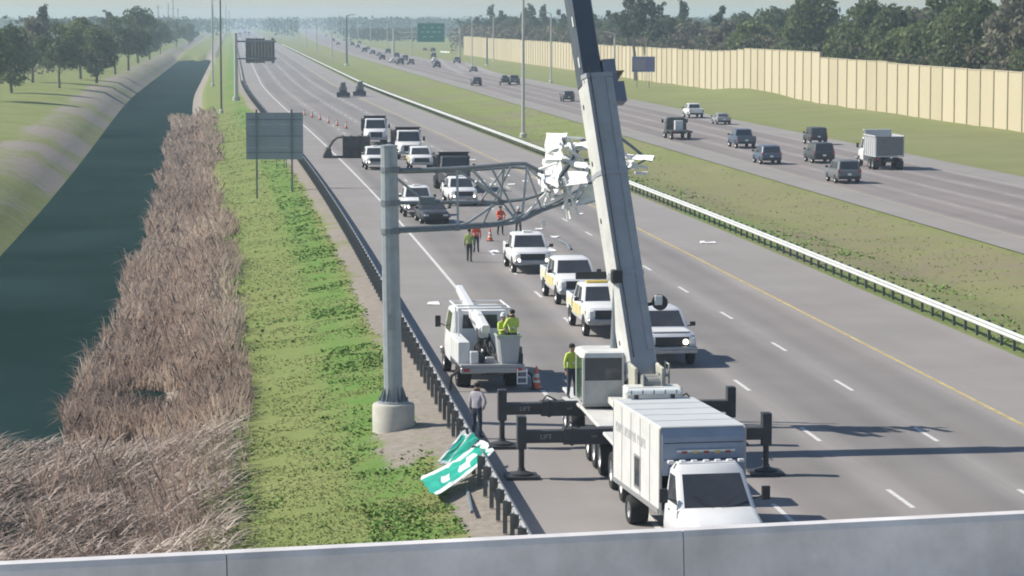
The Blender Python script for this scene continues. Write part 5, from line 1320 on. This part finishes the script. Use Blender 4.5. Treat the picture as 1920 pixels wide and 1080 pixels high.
def sheet(name, quad, nx, ny, amp, m, parent, org, seed=1, border=None, th=.02, curl=0.0):
    """crumpled metal sheet between four points"""
    q = [Vector(p) - org for p in quad]; rs = random.Random(seed)
    nr = (q[1] - q[0]).cross(q[3] - q[0]).normalized()
    G_ = []
    for j in range(ny + 1):
        for i in range(nx + 1):
            s, t = i / nx, j / ny
            p = lerp(lerp(q[0], q[1], s), lerp(q[3], q[2], s), t)
            e = 1.0 if 0 < i < nx and 0 < j < ny else .6
            p = p + nr * (rs.uniform(-amp, amp) * e + curl * math.sin(math.pi * s)) + (q[1] - q[0]) * rs.uniform(-.04, .04) + (q[3] - q[0]) * rs.uniform(-.02, .02)
            G_.append(p)
    k = len(G_); V = G_ + [p + nr * th for p in G_]; mb = MB()
    mb.v = [tuple(p) for p in V]
    def idx(i, j): return j * (nx + 1) + i
    for j in range(ny):
        for i in range(nx):
            f = [idx(i, j), idx(i + 1, j), idx(i + 1, j + 1), idx(i, j + 1)]
            w = 0
            if border is not None: w = border(i, j, nx, ny)
            mb.f += [f, [a + k for a in reversed(f)]]; mb.m += [w, w]
    for i in range(nx):
        for j in (0, ny): mb.f.append([idx(i, j), idx(i + 1, j), idx(i + 1, j) + k, idx(i, j) + k]); mb.m.append(0)
    for j in range(ny):
        for i in (0, nx): mb.f.append([idx(i, j), idx(i, j + 1), idx(i, j + 1) + k, idx(i, j) + k]); mb.m.append(0)
    return mb.build(name, m, parent)
W3 = lambda x, y, d=0.0: AT(x, y, PD + d)
for i, (q, nx, ny, am) in enumerate((
    ([(1026, 250), (1057, 251), (1050, 300), (1020, 300)], 3, 5, .13), ([(1021, 298), (1052, 298), (1047, 348), (1018, 350)], 3, 5, .15),
    ([(1002, 325), (1022, 342), (1028, 360), (1014, 352)], 2, 3, .1), ([(1056, 322), (1103, 320), (1098, 343), (1051, 349)], 4, 2, .14), ([(1092, 350), (1121, 347), (1123, 370), (1087, 384)], 3, 3, .12),
    ([(1062, 268), (1105, 265), (1105, 281), (1067, 281)], 4, 2, .12), ([(1170, 288), (1226, 291), (1222, 301), (1172, 297)], 4, 1, .08), ([(1171, 300), (1188, 300), (1183, 318), (1174, 312)], 2, 2, .08),
    ([(1053, 340), (1060, 340), (1070, 411), (1062, 411)], 1, 5, .04), ([(1010, 322), (1050, 345), (1044, 352), (1006, 334)], 3, 1, .1), ([(1066, 302), (1102, 305), (1098, 316), (1070, 312)], 3, 2, .1), ([(1030, 252), (1062, 248), (1056, 275), (1024, 290)], 3, 3, .2), ([(1012, 330), (1046, 325), (1048, 362), (1022, 358)], 3, 3, .2), ([(1082, 366), (1122, 362), (1120, 378), (1080, 386)], 3, 2, .1), ([(1098, 262), (1166, 280), (1164, 292), (1096, 282)], 4, 2, .12), ([(1190, 322), (1214, 322), (1213, 327), (1190, 327)], 2, 1, .02))):
    sheet('torn_sheet', [W3(x, y, (.55, -.75, -.95, .35)[k_] - (1.1 if i in (3, 4, 10) else 0)) for k_, (x, y) in enumerate(q)], nx, ny, am, ALU, gy, gb, seed=i + 3)
for x, y in ((1021, 420), (1043, 370), (1061, 357), (1028, 366)):
    MB().lathe([(.001, -.1), (.09, -.07), (.09, .07), (.001, .1)], 8, 'z', GL(x, y, -.2)).build('dangling_fitting', ALU, gy)
# fallen green sign leaning on the guardrail
sgb = RP(7.4, 84.0, 0)
sg = empty('fallen_green_sign', sgb, 0, 'buckled green highway sign with white border draped over the guardrail', 'sign')
def bord(i, j, nx, ny): return 1 if (i in (0, nx - 1) or j in (0, ny - 1)) else 0
rsg = random.Random(9)
def bord3(i, j, nx, ny): return 1 if (j in (0, ny - 1) or i == nx - 1 or (j in (3, 4) and i in (3, 4, 7, 8)) or (i in (9, 10) and j in (2, 3))) else 0
S3 = lambda x, y, D: AT(x, y, D)
sheet('sign_panel', [S3(818, 867, 80.9), S3(868, 806, 83.6), S3(882, 815, 83.4), S3(840, 871, 81.0)], 9, 5, .02, [GREENSIGN, SIGNWHITE], sg, sgb, 21, bord, curl=.05)
sheet('sign_panel', [S3(841, 868, 81.2), S3(887, 811, 83.4), S3(898, 822, 83.0), S3(853, 877, 80.9)], 8, 3, .02, [GREENSIGN, SIGNWHITE], sg, sgb, 22, None, curl=-.06)
sheet('sign_panel', [S3(784, 896, 79.8), S3(904, 824, 82.3), S3(924, 846, 81.4), S3(815, 930, 77.4)], 14, 7, .025, [GREENSIGN, SIGNWHITE], sg, sgb, 23, bord3, curl=.10)
for a, b in (((870, 885, 83.7), (885, 960, 82.9)), ((905, 862, 84.3), (925, 930, 83.4))):
    MB().tube(S3(*a) - sgb, Vector(G(b[0], b[1], 0.05)) - sgb, .05, n=6).build('sign_stringer', GALVDARK, sg)

# ================================================================== OTHER SIGNS
sp0 = G(516, 368, -.7); sD = sp0.y
rs_ = empty('roadside_sign', sp0, 0, 'back of a blue-grey sign on two posts beside the reeds', 'sign')
c = [AT(461, 211, sD) - sp0, AT(568, 211, sD) - sp0, AT(568, 299, sD) - sp0, AT(461, 299, sD) - sp0]
cw_ = c[1].x - c[0].x; ch_ = c[0].z - c[3].z; cz = (c[0].z + c[3].z) / 2; cx = (c[0].x + c[1].x) / 2
for k in range(4):
    MB().box((cx, 0, c[3].z + ch_ * (k + .5) / 4), (cw_, .05, ch_ / 4 - .012)).build('sign_plank', SIGNBACK, rs_)
for xx, yb in ((482, 372), (548, 363)):
    x = AT(xx, 330, sD).x - sp0.x; zt = AT(xx, 205, sD).z - sp0.z
    pm_ = MB(); pm_.box((x, -.11, (zt - .4) / 2), (.13, .13, zt + .4)); pm_.build('post', GALVDARK, rs_)
for k in range(3): MB().box((cx, -.035, c[3].z + ch_ * (.15 + .35 * k)), (cw_ * .96, .04, .07)).build('stiffener', GALVDARK, rs_)
for xx in (519, 533, 537):
    p = G(xx, 322, -.6); mk = empty('delineator_post', p, 0, ['left', 'middle', 'right'][(519, 533, 537).index(xx)] + ' thin dark marker post in the grass below the blue-grey sign', 'marker post')
    MB().box((0, 0, .7), (.07, .05, 1.5)).build('stake', GALVDARK, mk); MB().box((0, -.03, 1.3), (.1, .02, .25)).build('reflector', DARKSTEEL, mk)

op = G(443, 189, 0); oD = op.y
og = empty('overhead_sign_structure', op, 0, 'back of a brown-grey overhead sign on a pole over the distant northbound lanes', 'sign gantry')
zt = AT(443, 62, oD).z
MB().path([(0, 0, 0), (0, 0, zt / 2), (0, 0, zt)], [.36, .32, .28], 12).build('pole', PALEPOLE, og)
MB().lathe([(.6, 0), (.6, .7), (.001, .72)], 16, 'z').build('concrete_base', CONC, og)
a0, a1 = AT(460, 72, oD) - op, AT(515, 118, oD) - op
n_ = 9; SL = mat('sign_back_brown', (.20, .185, .175), .6, .1, var=.15)
for k in range(n_):
    w = (a1.x - a0.x) / n_; MB().box((a0.x + w * (k + .5), .25, (a0.z + a1.z) / 2), (w - .03, .06, a0.z - a1.z - (.5 if k in (6, 7) else 0))).build('sign_plank', SL, og)
for z in (a0.z - .5, a1.z + .7): MB().tube((0, 0, z), (a1.x + .3, 0, z), .13, n=8).build('arm', GALVDARK, og)
for k in range(4):
    x = a0.x + .5 + k * 1.3; MB().box((x, .12, (a0.z + a1.z) / 2), (.12, .12, a0.z - a1.z + .3)).build('hanger', GALVDARK, og)

GD = 945.0
gp = AT(808, 112, GD); gp.z = 0
gg = empty('overhead_sign_gantry', gp, 0, 'green overhead guide sign on a gantry at the distant exit ramp', 'sign gantry')
q0, q1 = AT(782, 43, GD) - gp, AT(834, 79, GD) - gp
MB().box(((q0.x + q1.x) / 2, 0, (q0.z + q1.z) / 2), (q1.x - q0.x, .12, q0.z - q1.z)).build('sign_panel', GREENSIGNFAR, gg)
bb = MB(); W_, H_ = q1.x - q0.x, q0.z - q1.z; mx, mz = (q0.x + q1.x) / 2, (q0.z + q1.z) / 2
for s in (-1, 1): bb.box((mx, -.075, mz + s * (H_ / 2 - .15)), (W_ - .2, .02, .12)); bb.box((mx + s * (W_ / 2 - .15), -.075, mz), (.12, .02, H_ - .2))
for z, ws in ((mz + 1.7, (-.25, .05, .3)), (mz + .2, (-.3, -.1, .12, .3)), (mz - 1.4, (-.22, .02))):
    for w in ws: bb.box((mx + w * W_, -.075, z), (W_ * .13, .02, .32))
bb.build('sign_markings', mat('dull_sign_white', (.38, .55, .48), .5), gg)
xl, xr = AT(738, 80, GD).x - gp.x, AT(862, 80, GD).x - gp.x
for x in (xl, xr): MB().path([(x, 0.6, 0), (x, .6, 10.5)], [.4, .35], 10).build('gantry_post', PALEPOLE, gg)
for z in (7.6, 9.2): MB().tube((xl, .6, z), (xr, .6, z), .16, n=8).build('gantry_chord', PALEPOLE, gg)
for k in range(14):
    x0 = xl + (xr - xl) * k / 14; x1 = xl + (xr - xl) * (k + 1) / 14
    MB().tube((x0, .6, 7.6 if k % 2 else 9.2), (x1, .6, 9.2 if k % 2 else 7.6), .08, n=5).build('gantry_brace', PALEPOLE, gg)

bp_ = G(1207, 166, .2); bD = bp_.y
bs = empty('blue_service_sign', bp_, 0, 'blue roadside sign on two posts in front of the tan wall', 'sign')
q0, q1 = AT(1185, 106, bD) - bp_, AT(1228, 135, bD) - bp_
MB().box(((q0.x + q1.x) / 2, 0, (q0.z + q1.z) / 2), (q1.x - q0.x, .06, q0.z - q1.z)).build('sign_panel', BLUESIGN, bs)
W_, H_ = q1.x - q0.x, q0.z - q1.z; mx, mz = (q0.x + q1.x) / 2, (q0.z + q1.z) / 2
bb = MB()
for s in (-1, 1): bb.box((mx, -.036, mz + s * (H_ / 2 - .06)), (W_ - .06, .01, .06)); bb.box((mx + s * (W_ / 2 - .06), -.036, mz), (.06, .01, H_ - .2))
bb.build('sign_border', mat('dull_violet_border', (.34, .33, .45), .5), bs)
MB().box((mx - W_ * .17, -.034, mz - .05), (W_ * .5, .008, H_ * .7)).build('sign_field', mat('violet_grey_field', (.22, .19, .30), .5), bs)
for x in (q0.x + W_ * .22, q0.x + W_ * .75): MB().box((x, .08, (mz + H_ / 2 - .6) / 2 - .3), (.12, .1, mz + H_ / 2 + .6)).build('post', GALVDARK, bs)

# ================================================================== POLES
def pole(x, y, h, r, m, label, arm=None, h0=0.0, name='light_pole'):
    p = G(x, y, h0); e = empty(name, p, 0, label, 'pole')
    MB().path([(0, 0, -.2), (0, 0, h / 2), (0, 0, h)], [r, r * .85, r * .65], 8).build('shaft', m, e, smooth=True)
    MB().lathe([(r * 2.0, -.2), (r * 2.0, .25), (r * 1.2, .4)], 10, 'z').build('footing', CONC, e)
    if arm:
        s, L = arm
        MB().path([(0, 0, h - .1), (s * L * .5, 0, h + .25), (s * L, 0, h + .3)], [r * .5, r * .4, r * .35], 6).build('arm', m, e)
        MB().box((s * L, 0, h + .27), (.7, .25, .14)).build('lamp_head', GREYPAINT, e, bevel=.03)
    return e
pole(981, 255, 18.5, .2, PALEPOLE, 'tall pale mast standing in the median left of the crane boom', (1, 2.0))
pole(650, 122, 14.6, .36, GALVDARK, 'dark pole in the median far up the road', (1, 2.4))
pole(415, 210, 17.0, .17, WOODPOLE, 'tall dark pole in the grass left of the overhead sign pole', (1, 2.4), -.5)
pole(399, 160, 18.0, .2, PALEPOLE, 'pale thin pole in the grass beyond the dark pole', (1, 2.4), -.5)
for i, (x, y, h, m) in enumerate(((913, 123, 9.3, GALVDARK), (925, 117, 14.5, PALEPOLE), (885, 124, 14.0, PALEPOLE), (1033, 154, 14.6, PALEPOLE), (1152, 190, 11, PALEPOLE))):
    pole(x, y, h, .2 if m is PALEPOLE else .28, m, ['dark stubby pole in front of the left end of the tan wall', 'pale lamp post behind the dark stubby pole near the wall end', 'pale lamp post left of the dark stubby pole', 'pale lamp post in front of the tan wall left of the boom', 'pale lamp post just right of the boom'][i], (-1, 2.2), .1)
rp = random.Random(12)
for i in range(16):
    D = 1000 + i * 95; x = float(RX(69.5, D)) if i % 2 else float(RX(38, D))
    p = Vector((x, D, 0)); e = empty('light_pole', p, 0, 'pale far-off lamp post ' + ('along the outer edge of the southbound lanes' if i % 2 else 'in the far median'), 'pole', 'distant lamp posts ' + ('on the southbound verge' if i % 2 else 'in the median'))
    hh = rp.uniform(12.5, 15); MB().path([(0, 0, 0), (0, 0, hh)], [.26, .18], 6).build('shaft', PALEPOLE, e)
    MB().path([(0, 0, hh - .1), (-1.5, 0, hh + .3), (-2.4, 0, hh + .3)], .09, 5).build('arm', PALEPOLE, e)
for i, (x, D) in enumerate(((297, 1500), (316, 1700), (325, 1650), (334, 1900), (400, 1900), (424, 2100), (430, 2300))):
    p = AT(x, 60, D); p.z = .5; e = empty('utility_pole', p, 0, 'thin far-off utility pole above the woods left of the road', 'pole', 'distant utility poles on the left')
    MB().path([(0, 0, 0), (0, 0, 21 + i % 3 * 2)], [.3, .2], 6).build('shaft', WOODPOLE, e); MB().box((0, 0, 19.5), (2.6, .15, .15)).build('crossarm', WOODPOLE, e)
# crash cushion at the exit gore
at = empty('gore_barrier', G(842, 101), math.atan(.2), 'short white barrier end beside the exit ramp near the wall end', 'barrier')
MB().box((0, 8, .45), (.5, 22, .9)).build('barrier_rail', SIGNWHITE, at); MB().lathe([(.45, 0), (.45, .95), (.001, 1.0)], 10, 'z', (0, -3.2, 0)).build('nose', YELLOW, at)

# ================================================================== CONES
def make_cone(x, y, label, s=1.0, group=None, h0=0.0):
    e = empty('traffic_cone', G(x, y, h0), random.uniform(0, 1), label, 'cone', group); e.scale = (s, s, s)
    MB().box((0, 0, .02), (.38, .38, .04)).build('base', BLACK, e, bevel=.01)
    MB().lathe([(.15, .04), (.13, .12), (.03, .72), (.001, .73)], 14, 'z').build('cone_body', ORANGE, e, smooth=True)
    MB().lathe([(.094, .38), (.076, .5)], 14, 'z').build('upper_collar', REFLECT, e); MB().lathe([(.122, .22), (.108, .3)], 14, 'z').build('lower_collar', REFLECT, e)
    return e
for k, (x, y) in enumerate(((571, 216), (585, 220), (600, 225), (616, 231), (632, 236), (649, 241))):
    make_cone(x, y, ['first', 'second', 'third', 'fourth', 'fifth', 'sixth'][k] + ' cone from the left in the slanting line beyond the trailer', 1.25, 'slanting line of cones')
make_cone(919, 452, 'cone standing between the orange-vested worker and the pickup', 1.1)
make_cone(1006, 730, 'red-orange cone behind the bucket truck step', 1.15)
make_cone(729, 285, 'cone beside the dump truck and the gantry pole top', 1.2)
make_cone(905, 384, 'cone beside the pickup under the truss', 1.1)

# ================================================================== PEOPLE
def person(label, loc, rz, shirt, pants, arms, legs=.13, stripes_=True, hat=None, hair=True, H=1.76, lean=0.0, turn=0.0, step=0.0):
    """arms: (elbow, wrist) offsets from the shoulder for the left and the right arm; the figure faces -y"""
    k = H / 1.76
    J = {'pel': (0, 0, .95), 'bel': (0, -lean * .3, 1.10), 'che': (0, -lean * .7, 1.32), 'nec': (0, -lean, 1.50), 'hd0': (0, -lean - .02, 1.58), 'hd1': (0, -lean - .025, 1.665), 'hd2': (0, -lean - .015, 1.72)}
    E = [('pel', 'bel'), ('bel', 'che'), ('che', 'nec'), ('nec', 'hd0'), ('hd0', 'hd1'), ('hd1', 'hd2')]
    Rd = {'pel': (.155, .115), 'bel': (.15, .11), 'che': (.165, .115), 'nec': (.062, .062), 'hd0': (.078, .09), 'hd1': (.084, .102), 'hd2': (.06, .075)}
    for s, nm in ((-1, 'l'), (1, 'r')):
        J['sh' + nm] = (s * .185, -lean * .85, 1.42); el, wr = arms[0 if s < 0 else 1]
        J['el' + nm] = tuple(np.array(J['sh' + nm]) + el); J['wr' + nm] = tuple(np.array(J['sh' + nm]) + wr)
        d = np.array(wr) - np.array(el); d = d / np.linalg.norm(d); J['ha' + nm] = tuple(np.array(J['wr' + nm]) + d * .085)
        E += [('che', 'sh' + nm), ('sh' + nm, 'el' + nm), ('el' + nm, 'wr' + nm), ('wr' + nm, 'ha' + nm)]
        Rd.update({'sh' + nm: (.075, .075), 'el' + nm: (.052, .052), 'wr' + nm: (.034, .034), 'ha' + nm: (.042, .024)})
        J['hi' + nm] = (s * .095, 0, .88); J['kn' + nm] = (s * (legs * .85), -.02 - s * step * .4, .49); J['an' + nm] = (s * legs, .02 - s * step, .09); J['to' + nm] = (s * (legs + .03), -.15 - s * step, .045)
        E += [('pel', 'hi' + nm), ('hi' + nm, 'kn' + nm), ('kn' + nm, 'an' + nm), ('an' + nm, 'to' + nm)]
        Rd.update({'hi' + nm: (.098, .10), 'kn' + nm: (.065, .068), 'an' + nm: (.048, .055), 'to' + nm: (.045, .035)})
    names = list(J); ix = {n: i for i, n in enumerate(names)}
    me = bpy.data.meshes.new('person'); me.from_pydata([Vector(J[n]) * k for n in names], [(ix[a], ix[b]) for a, b in E], [])
    o = bpy.data.objects.new('tmp', me); col.objects.link(o)
    md = o.modifiers.new('s', 'SKIN'); md.use_smooth_shade = True
    for n in names:
        d = me.skin_vertices[0].data[ix[n]]; d.radius = (Rd[n][0] * k, Rd[n][1] * k); d.use_root = (n == 'pel')
    sb_ = o.modifiers.new('u', 'SUBSURF'); sb_.levels = 2; sb_.render_levels = 2
    dg = bpy.context.evaluated_depsgraph_get(); ev = bpy.data.meshes.new_from_object(o.evaluated_get(dg)); bpy.data.objects.remove(o)
    # fingers, nose and ears grow out of the same mesh
    ex = MB()
    for s, nm in ((-1, 'l'), (1, 'r')):
        w = Vector(J['wr' + nm]); h = Vector(J['ha' + nm]); d = (h - w).normalized(); sd = Vector((0, 1, 0)) if abs(d.y) < .8 else Vector((1, 0, 0)); sd = (sd - d * sd.dot(d)).normalized(); inn = d.cross(sd).normalized()
        for q, ln in enumerate((.072, .082, .078, .06)):
            b = w + d * .07 + sd * (-.03 + .02 * q); ex.path([b, b + d * ln * .55, b + d * ln * .95 + inn * .015 * -s], [.010, .009, .007], 6)
        b = w + d * .03 + sd * -.03; ex.path([b, b - sd * .035 + d * .025, b - sd * .045 + d * .06], [.012, .010, .008], 6)
    hc = Vector(J['hd1'])
    ex.add([hc + Vector(v) for v in ((-.014, -.094, -.02), (.014, -.094, -.02), (0, -.122, -.022), (0, -.094, .03))], [(0, 1, 2), (1, 3, 2), (3, 0, 2)])
    for s in (-1, 1): ex.lathe([(.001, -.008), (.028, -.004), (.024, .006), (.001, .008)], 8, 'x', hc + Vector((s * .084, .012, -.005)))
    n0 = len(ev.vertices)
    V = [tuple(v.co) for v in ev.vertices] + [tuple(Vector(v) * k) for v in ex.v]
    F = [tuple(p.vertices) for p in ev.polygons] + [tuple(i + n0 for i in f) for f in ex.f]
    fm = bpy.data.meshes.new('person'); fm.from_pydata(V, [], F)
    for m in (shirt, pants, SKIN, BOOT, REFLECT): fm.materials.append(m)
    wl, wr_ = Vector(J['wrl']) * k, Vector(J['wrr']) * k
    mi = []
    for p in fm.polygons:
        c = p.center; z = c.z / k
        if p.index >= len(ev.polygons): m = 2
        elif min((c - wl).length, (c - wr_).length) < .05 * k or (min((c - Vector(J['hal']) * k).length, (c - Vector(J['har']) * k).length) < .07 * k): m = 2
        elif z > 1.50 and abs(c.x) < .12 * k: m = 2
        elif z < .12: m = 3
        elif z < .99: m = 1
        else: m = 4 if stripes_ and abs(c.x) < .2 * k and (1.10 < z < 1.155) else 0
        if m == 1 and min((c - Vector(J['ell']) * k).length, (c - Vector(J['elr']) * k).length) < .09 and abs(c.x) > .17 * k: m = 0
        mi.append(m)
    fm.polygons.foreach_set('material_index', mi); fm.polygons.foreach_set('use_smooth', [True] * len(mi)); fm.update()
    r = empty('person', loc, rz, label, 'person')
    child('body', fm, r)
    for s in (-1, 1):
        MB().lathe([(.001, -.012), (.009, -.006), (.001, .004)], 8, 'y', (hc + Vector((s * .032, -.098, .012))) * k).build('eye', HAIR, r)
    if hat is not None:
        MB().lathe([(.135, .0), (.112, .012), (.108, .06), (.08, .115), (.03, .14), (.001, .142)], 14, 'z', (hc + Vector((0, .0, .03))) * k).build('hard_hat', hat, r, smooth=True)
    elif hair:
        MB().lathe([(.092, -.03), (.098, .03), (.085, .08), (.05, .105), (.001, .112)], 14, 'z', (hc + Vector((0, .016, .01))) * k).build('hair', HAIR, r, smooth=True)
    return r
DOWN = ((-.06, .02, -.29), (-.07, -.05, -.54)); DOWNR = ((.06, .02, -.29), (.07, -.05, -.54))
FWDL = ((-.05, -.08, -.27), (-.01, -.33, -.22)); FWDR = ((.05, -.08, -.27), (.01, -.33, -.22))
HIPL = ((-.17, .06, -.24), (-.03, -.06, -.44)); HIPR = ((.17, .06, -.24), (.03, -.06, -.44))
person('worker in a dull green vest walking alone left of the pickups', G(880, 491), 2.9, HIVISGRN, KHAKI, (DOWN, DOWNR), .12, step=.12, H=1.80)
person('worker in a bright orange vest beside the hanging truss', G(938, 441), .4, HIORANGE, KHAKI, (FWDL, HIPR), .16, H=1.80)
person('worker in dark clothes right of the orange-vested worker', G(972, 443), .2, mat('dark_olive_jacket', (.10, .12, .09), .85), KHAKI, (HIPL, FWDR), .15, stripes_=False, hat=WHITE, H=1.78)
person('worker with orange hood behind the green-vested worker', G(893, 474), 3.3, HIORANGE, NAVY, (DOWN, FWDR), .12, H=1.72)
BTM = Matrix.Translation(bt.location) @ Matrix.Rotation(bt.rotation_euler.z, 4, 'Z')
person('white-helmeted one of the two yellow-vested workers in the truck bucket', BTM @ Vector((-.47, 3.0, 1.03)), .6, HIVIS, NAVY, (FWDL, FWDR), .11, hat=WHITE, H=1.68)
person('bare-headed one of the two yellow-vested workers in the truck bucket', BTM @ Vector((-.80, 3.12, 1.03)), 3.6, HIVIS, NAVY, (FWDL, HIPR), .11, H=1.84)
pw = AT(1072, 739, 87.4)
person('worker in a bright yellow vest standing on the crane deck beside its cab', (CR + Vector((-1.62, 2.25, 1.46))) if False else (pw.x, pw.y, 1.46), .5, HIVIS, NAVY, (DOWN, FWDR), .13, hat=None, H=1.7)
gp_ = RP(7.68, 88.6, 0)
person('man in a grey shirt and dark trousers at the guardrail beside the fallen sign', gp_, 2.6, LILAC, NAVY, (HIPL, DOWNR), .13, stripes_=False, H=1.78)
# step for the worker on the crane
st_ = CL((pw.x, pw.y, 0)); MB().box((st_.x + .12, st_.y - .1, 1.44), (.75, .9, .04)).build('side_step', CRANEWHITE, cr)

# ================================================================== DEBRIS
rd = random.Random(31)
deb = [(925, 346), (950, 330), (1033, 470), (958, 346), (1040, 445), (928, 472), (1330, 456), (833, 300), (885, 300), (905, 340), (812, 570), (1318, 455), (1010, 430), (1090, 402), (1130, 420), (985, 340)]
for i, (x, y) in enumerate(deb):
    p = G(x, y, .02); q = [p + Vector((rd.uniform(-.35, -.1), rd.uniform(-.5, -.2), 0)), p + Vector((rd.uniform(.1, .4), rd.uniform(-.5, -.1), 0)), p + Vector((rd.uniform(.1, .35), rd.uniform(.2, .6), .05)), p + Vector((rd.uniform(-.3, -.1), rd.uniform(.1, .5), .04))]
    o = sheet('metal_scrap', q, 2, 2, .03, ALU, None, p, 40 + i); o.location = p
    tag(o, 'small pale scrap of torn metal lying on the closed lanes', 'debris', 'scattered metal scraps')
p = G(1048, 450, .06); q = G(1070, 467, .06)
o = MB().path([Vector((0, 0, 0)), (q - p) * .5 + Vector((.1, 0, .05)), q - p], .06, 6).build('broken_tube', GALVDARK); o.location = p; tag(o, 'dark broken truss tube lying on the road beside the boom', 'debris')

# ================================================================== HAZE
hzb = MB().box((0, 2650, 10.0), (7400, 5500, 46))
hz = hzb.build('haze', []); tag(hz, kind='stuff')
hm = bpy.data.materials.new('air'); hm.use_nodes = True; nt = hm.node_tree; nt.nodes.clear()
pv = nt.nodes.new('ShaderNodeVolumePrincipled'); pv.inputs['Color'].default_value = (.66, .83, 1, 1); pv.inputs['Density'].default_value = 0.00026; pv.inputs['Anisotropy'].default_value = 0.2
mo = nt.nodes.new('ShaderNodeOutputMaterial'); nt.links.new(pv.outputs[0], mo.inputs['Volume'])
hz.data.materials.append(hm)
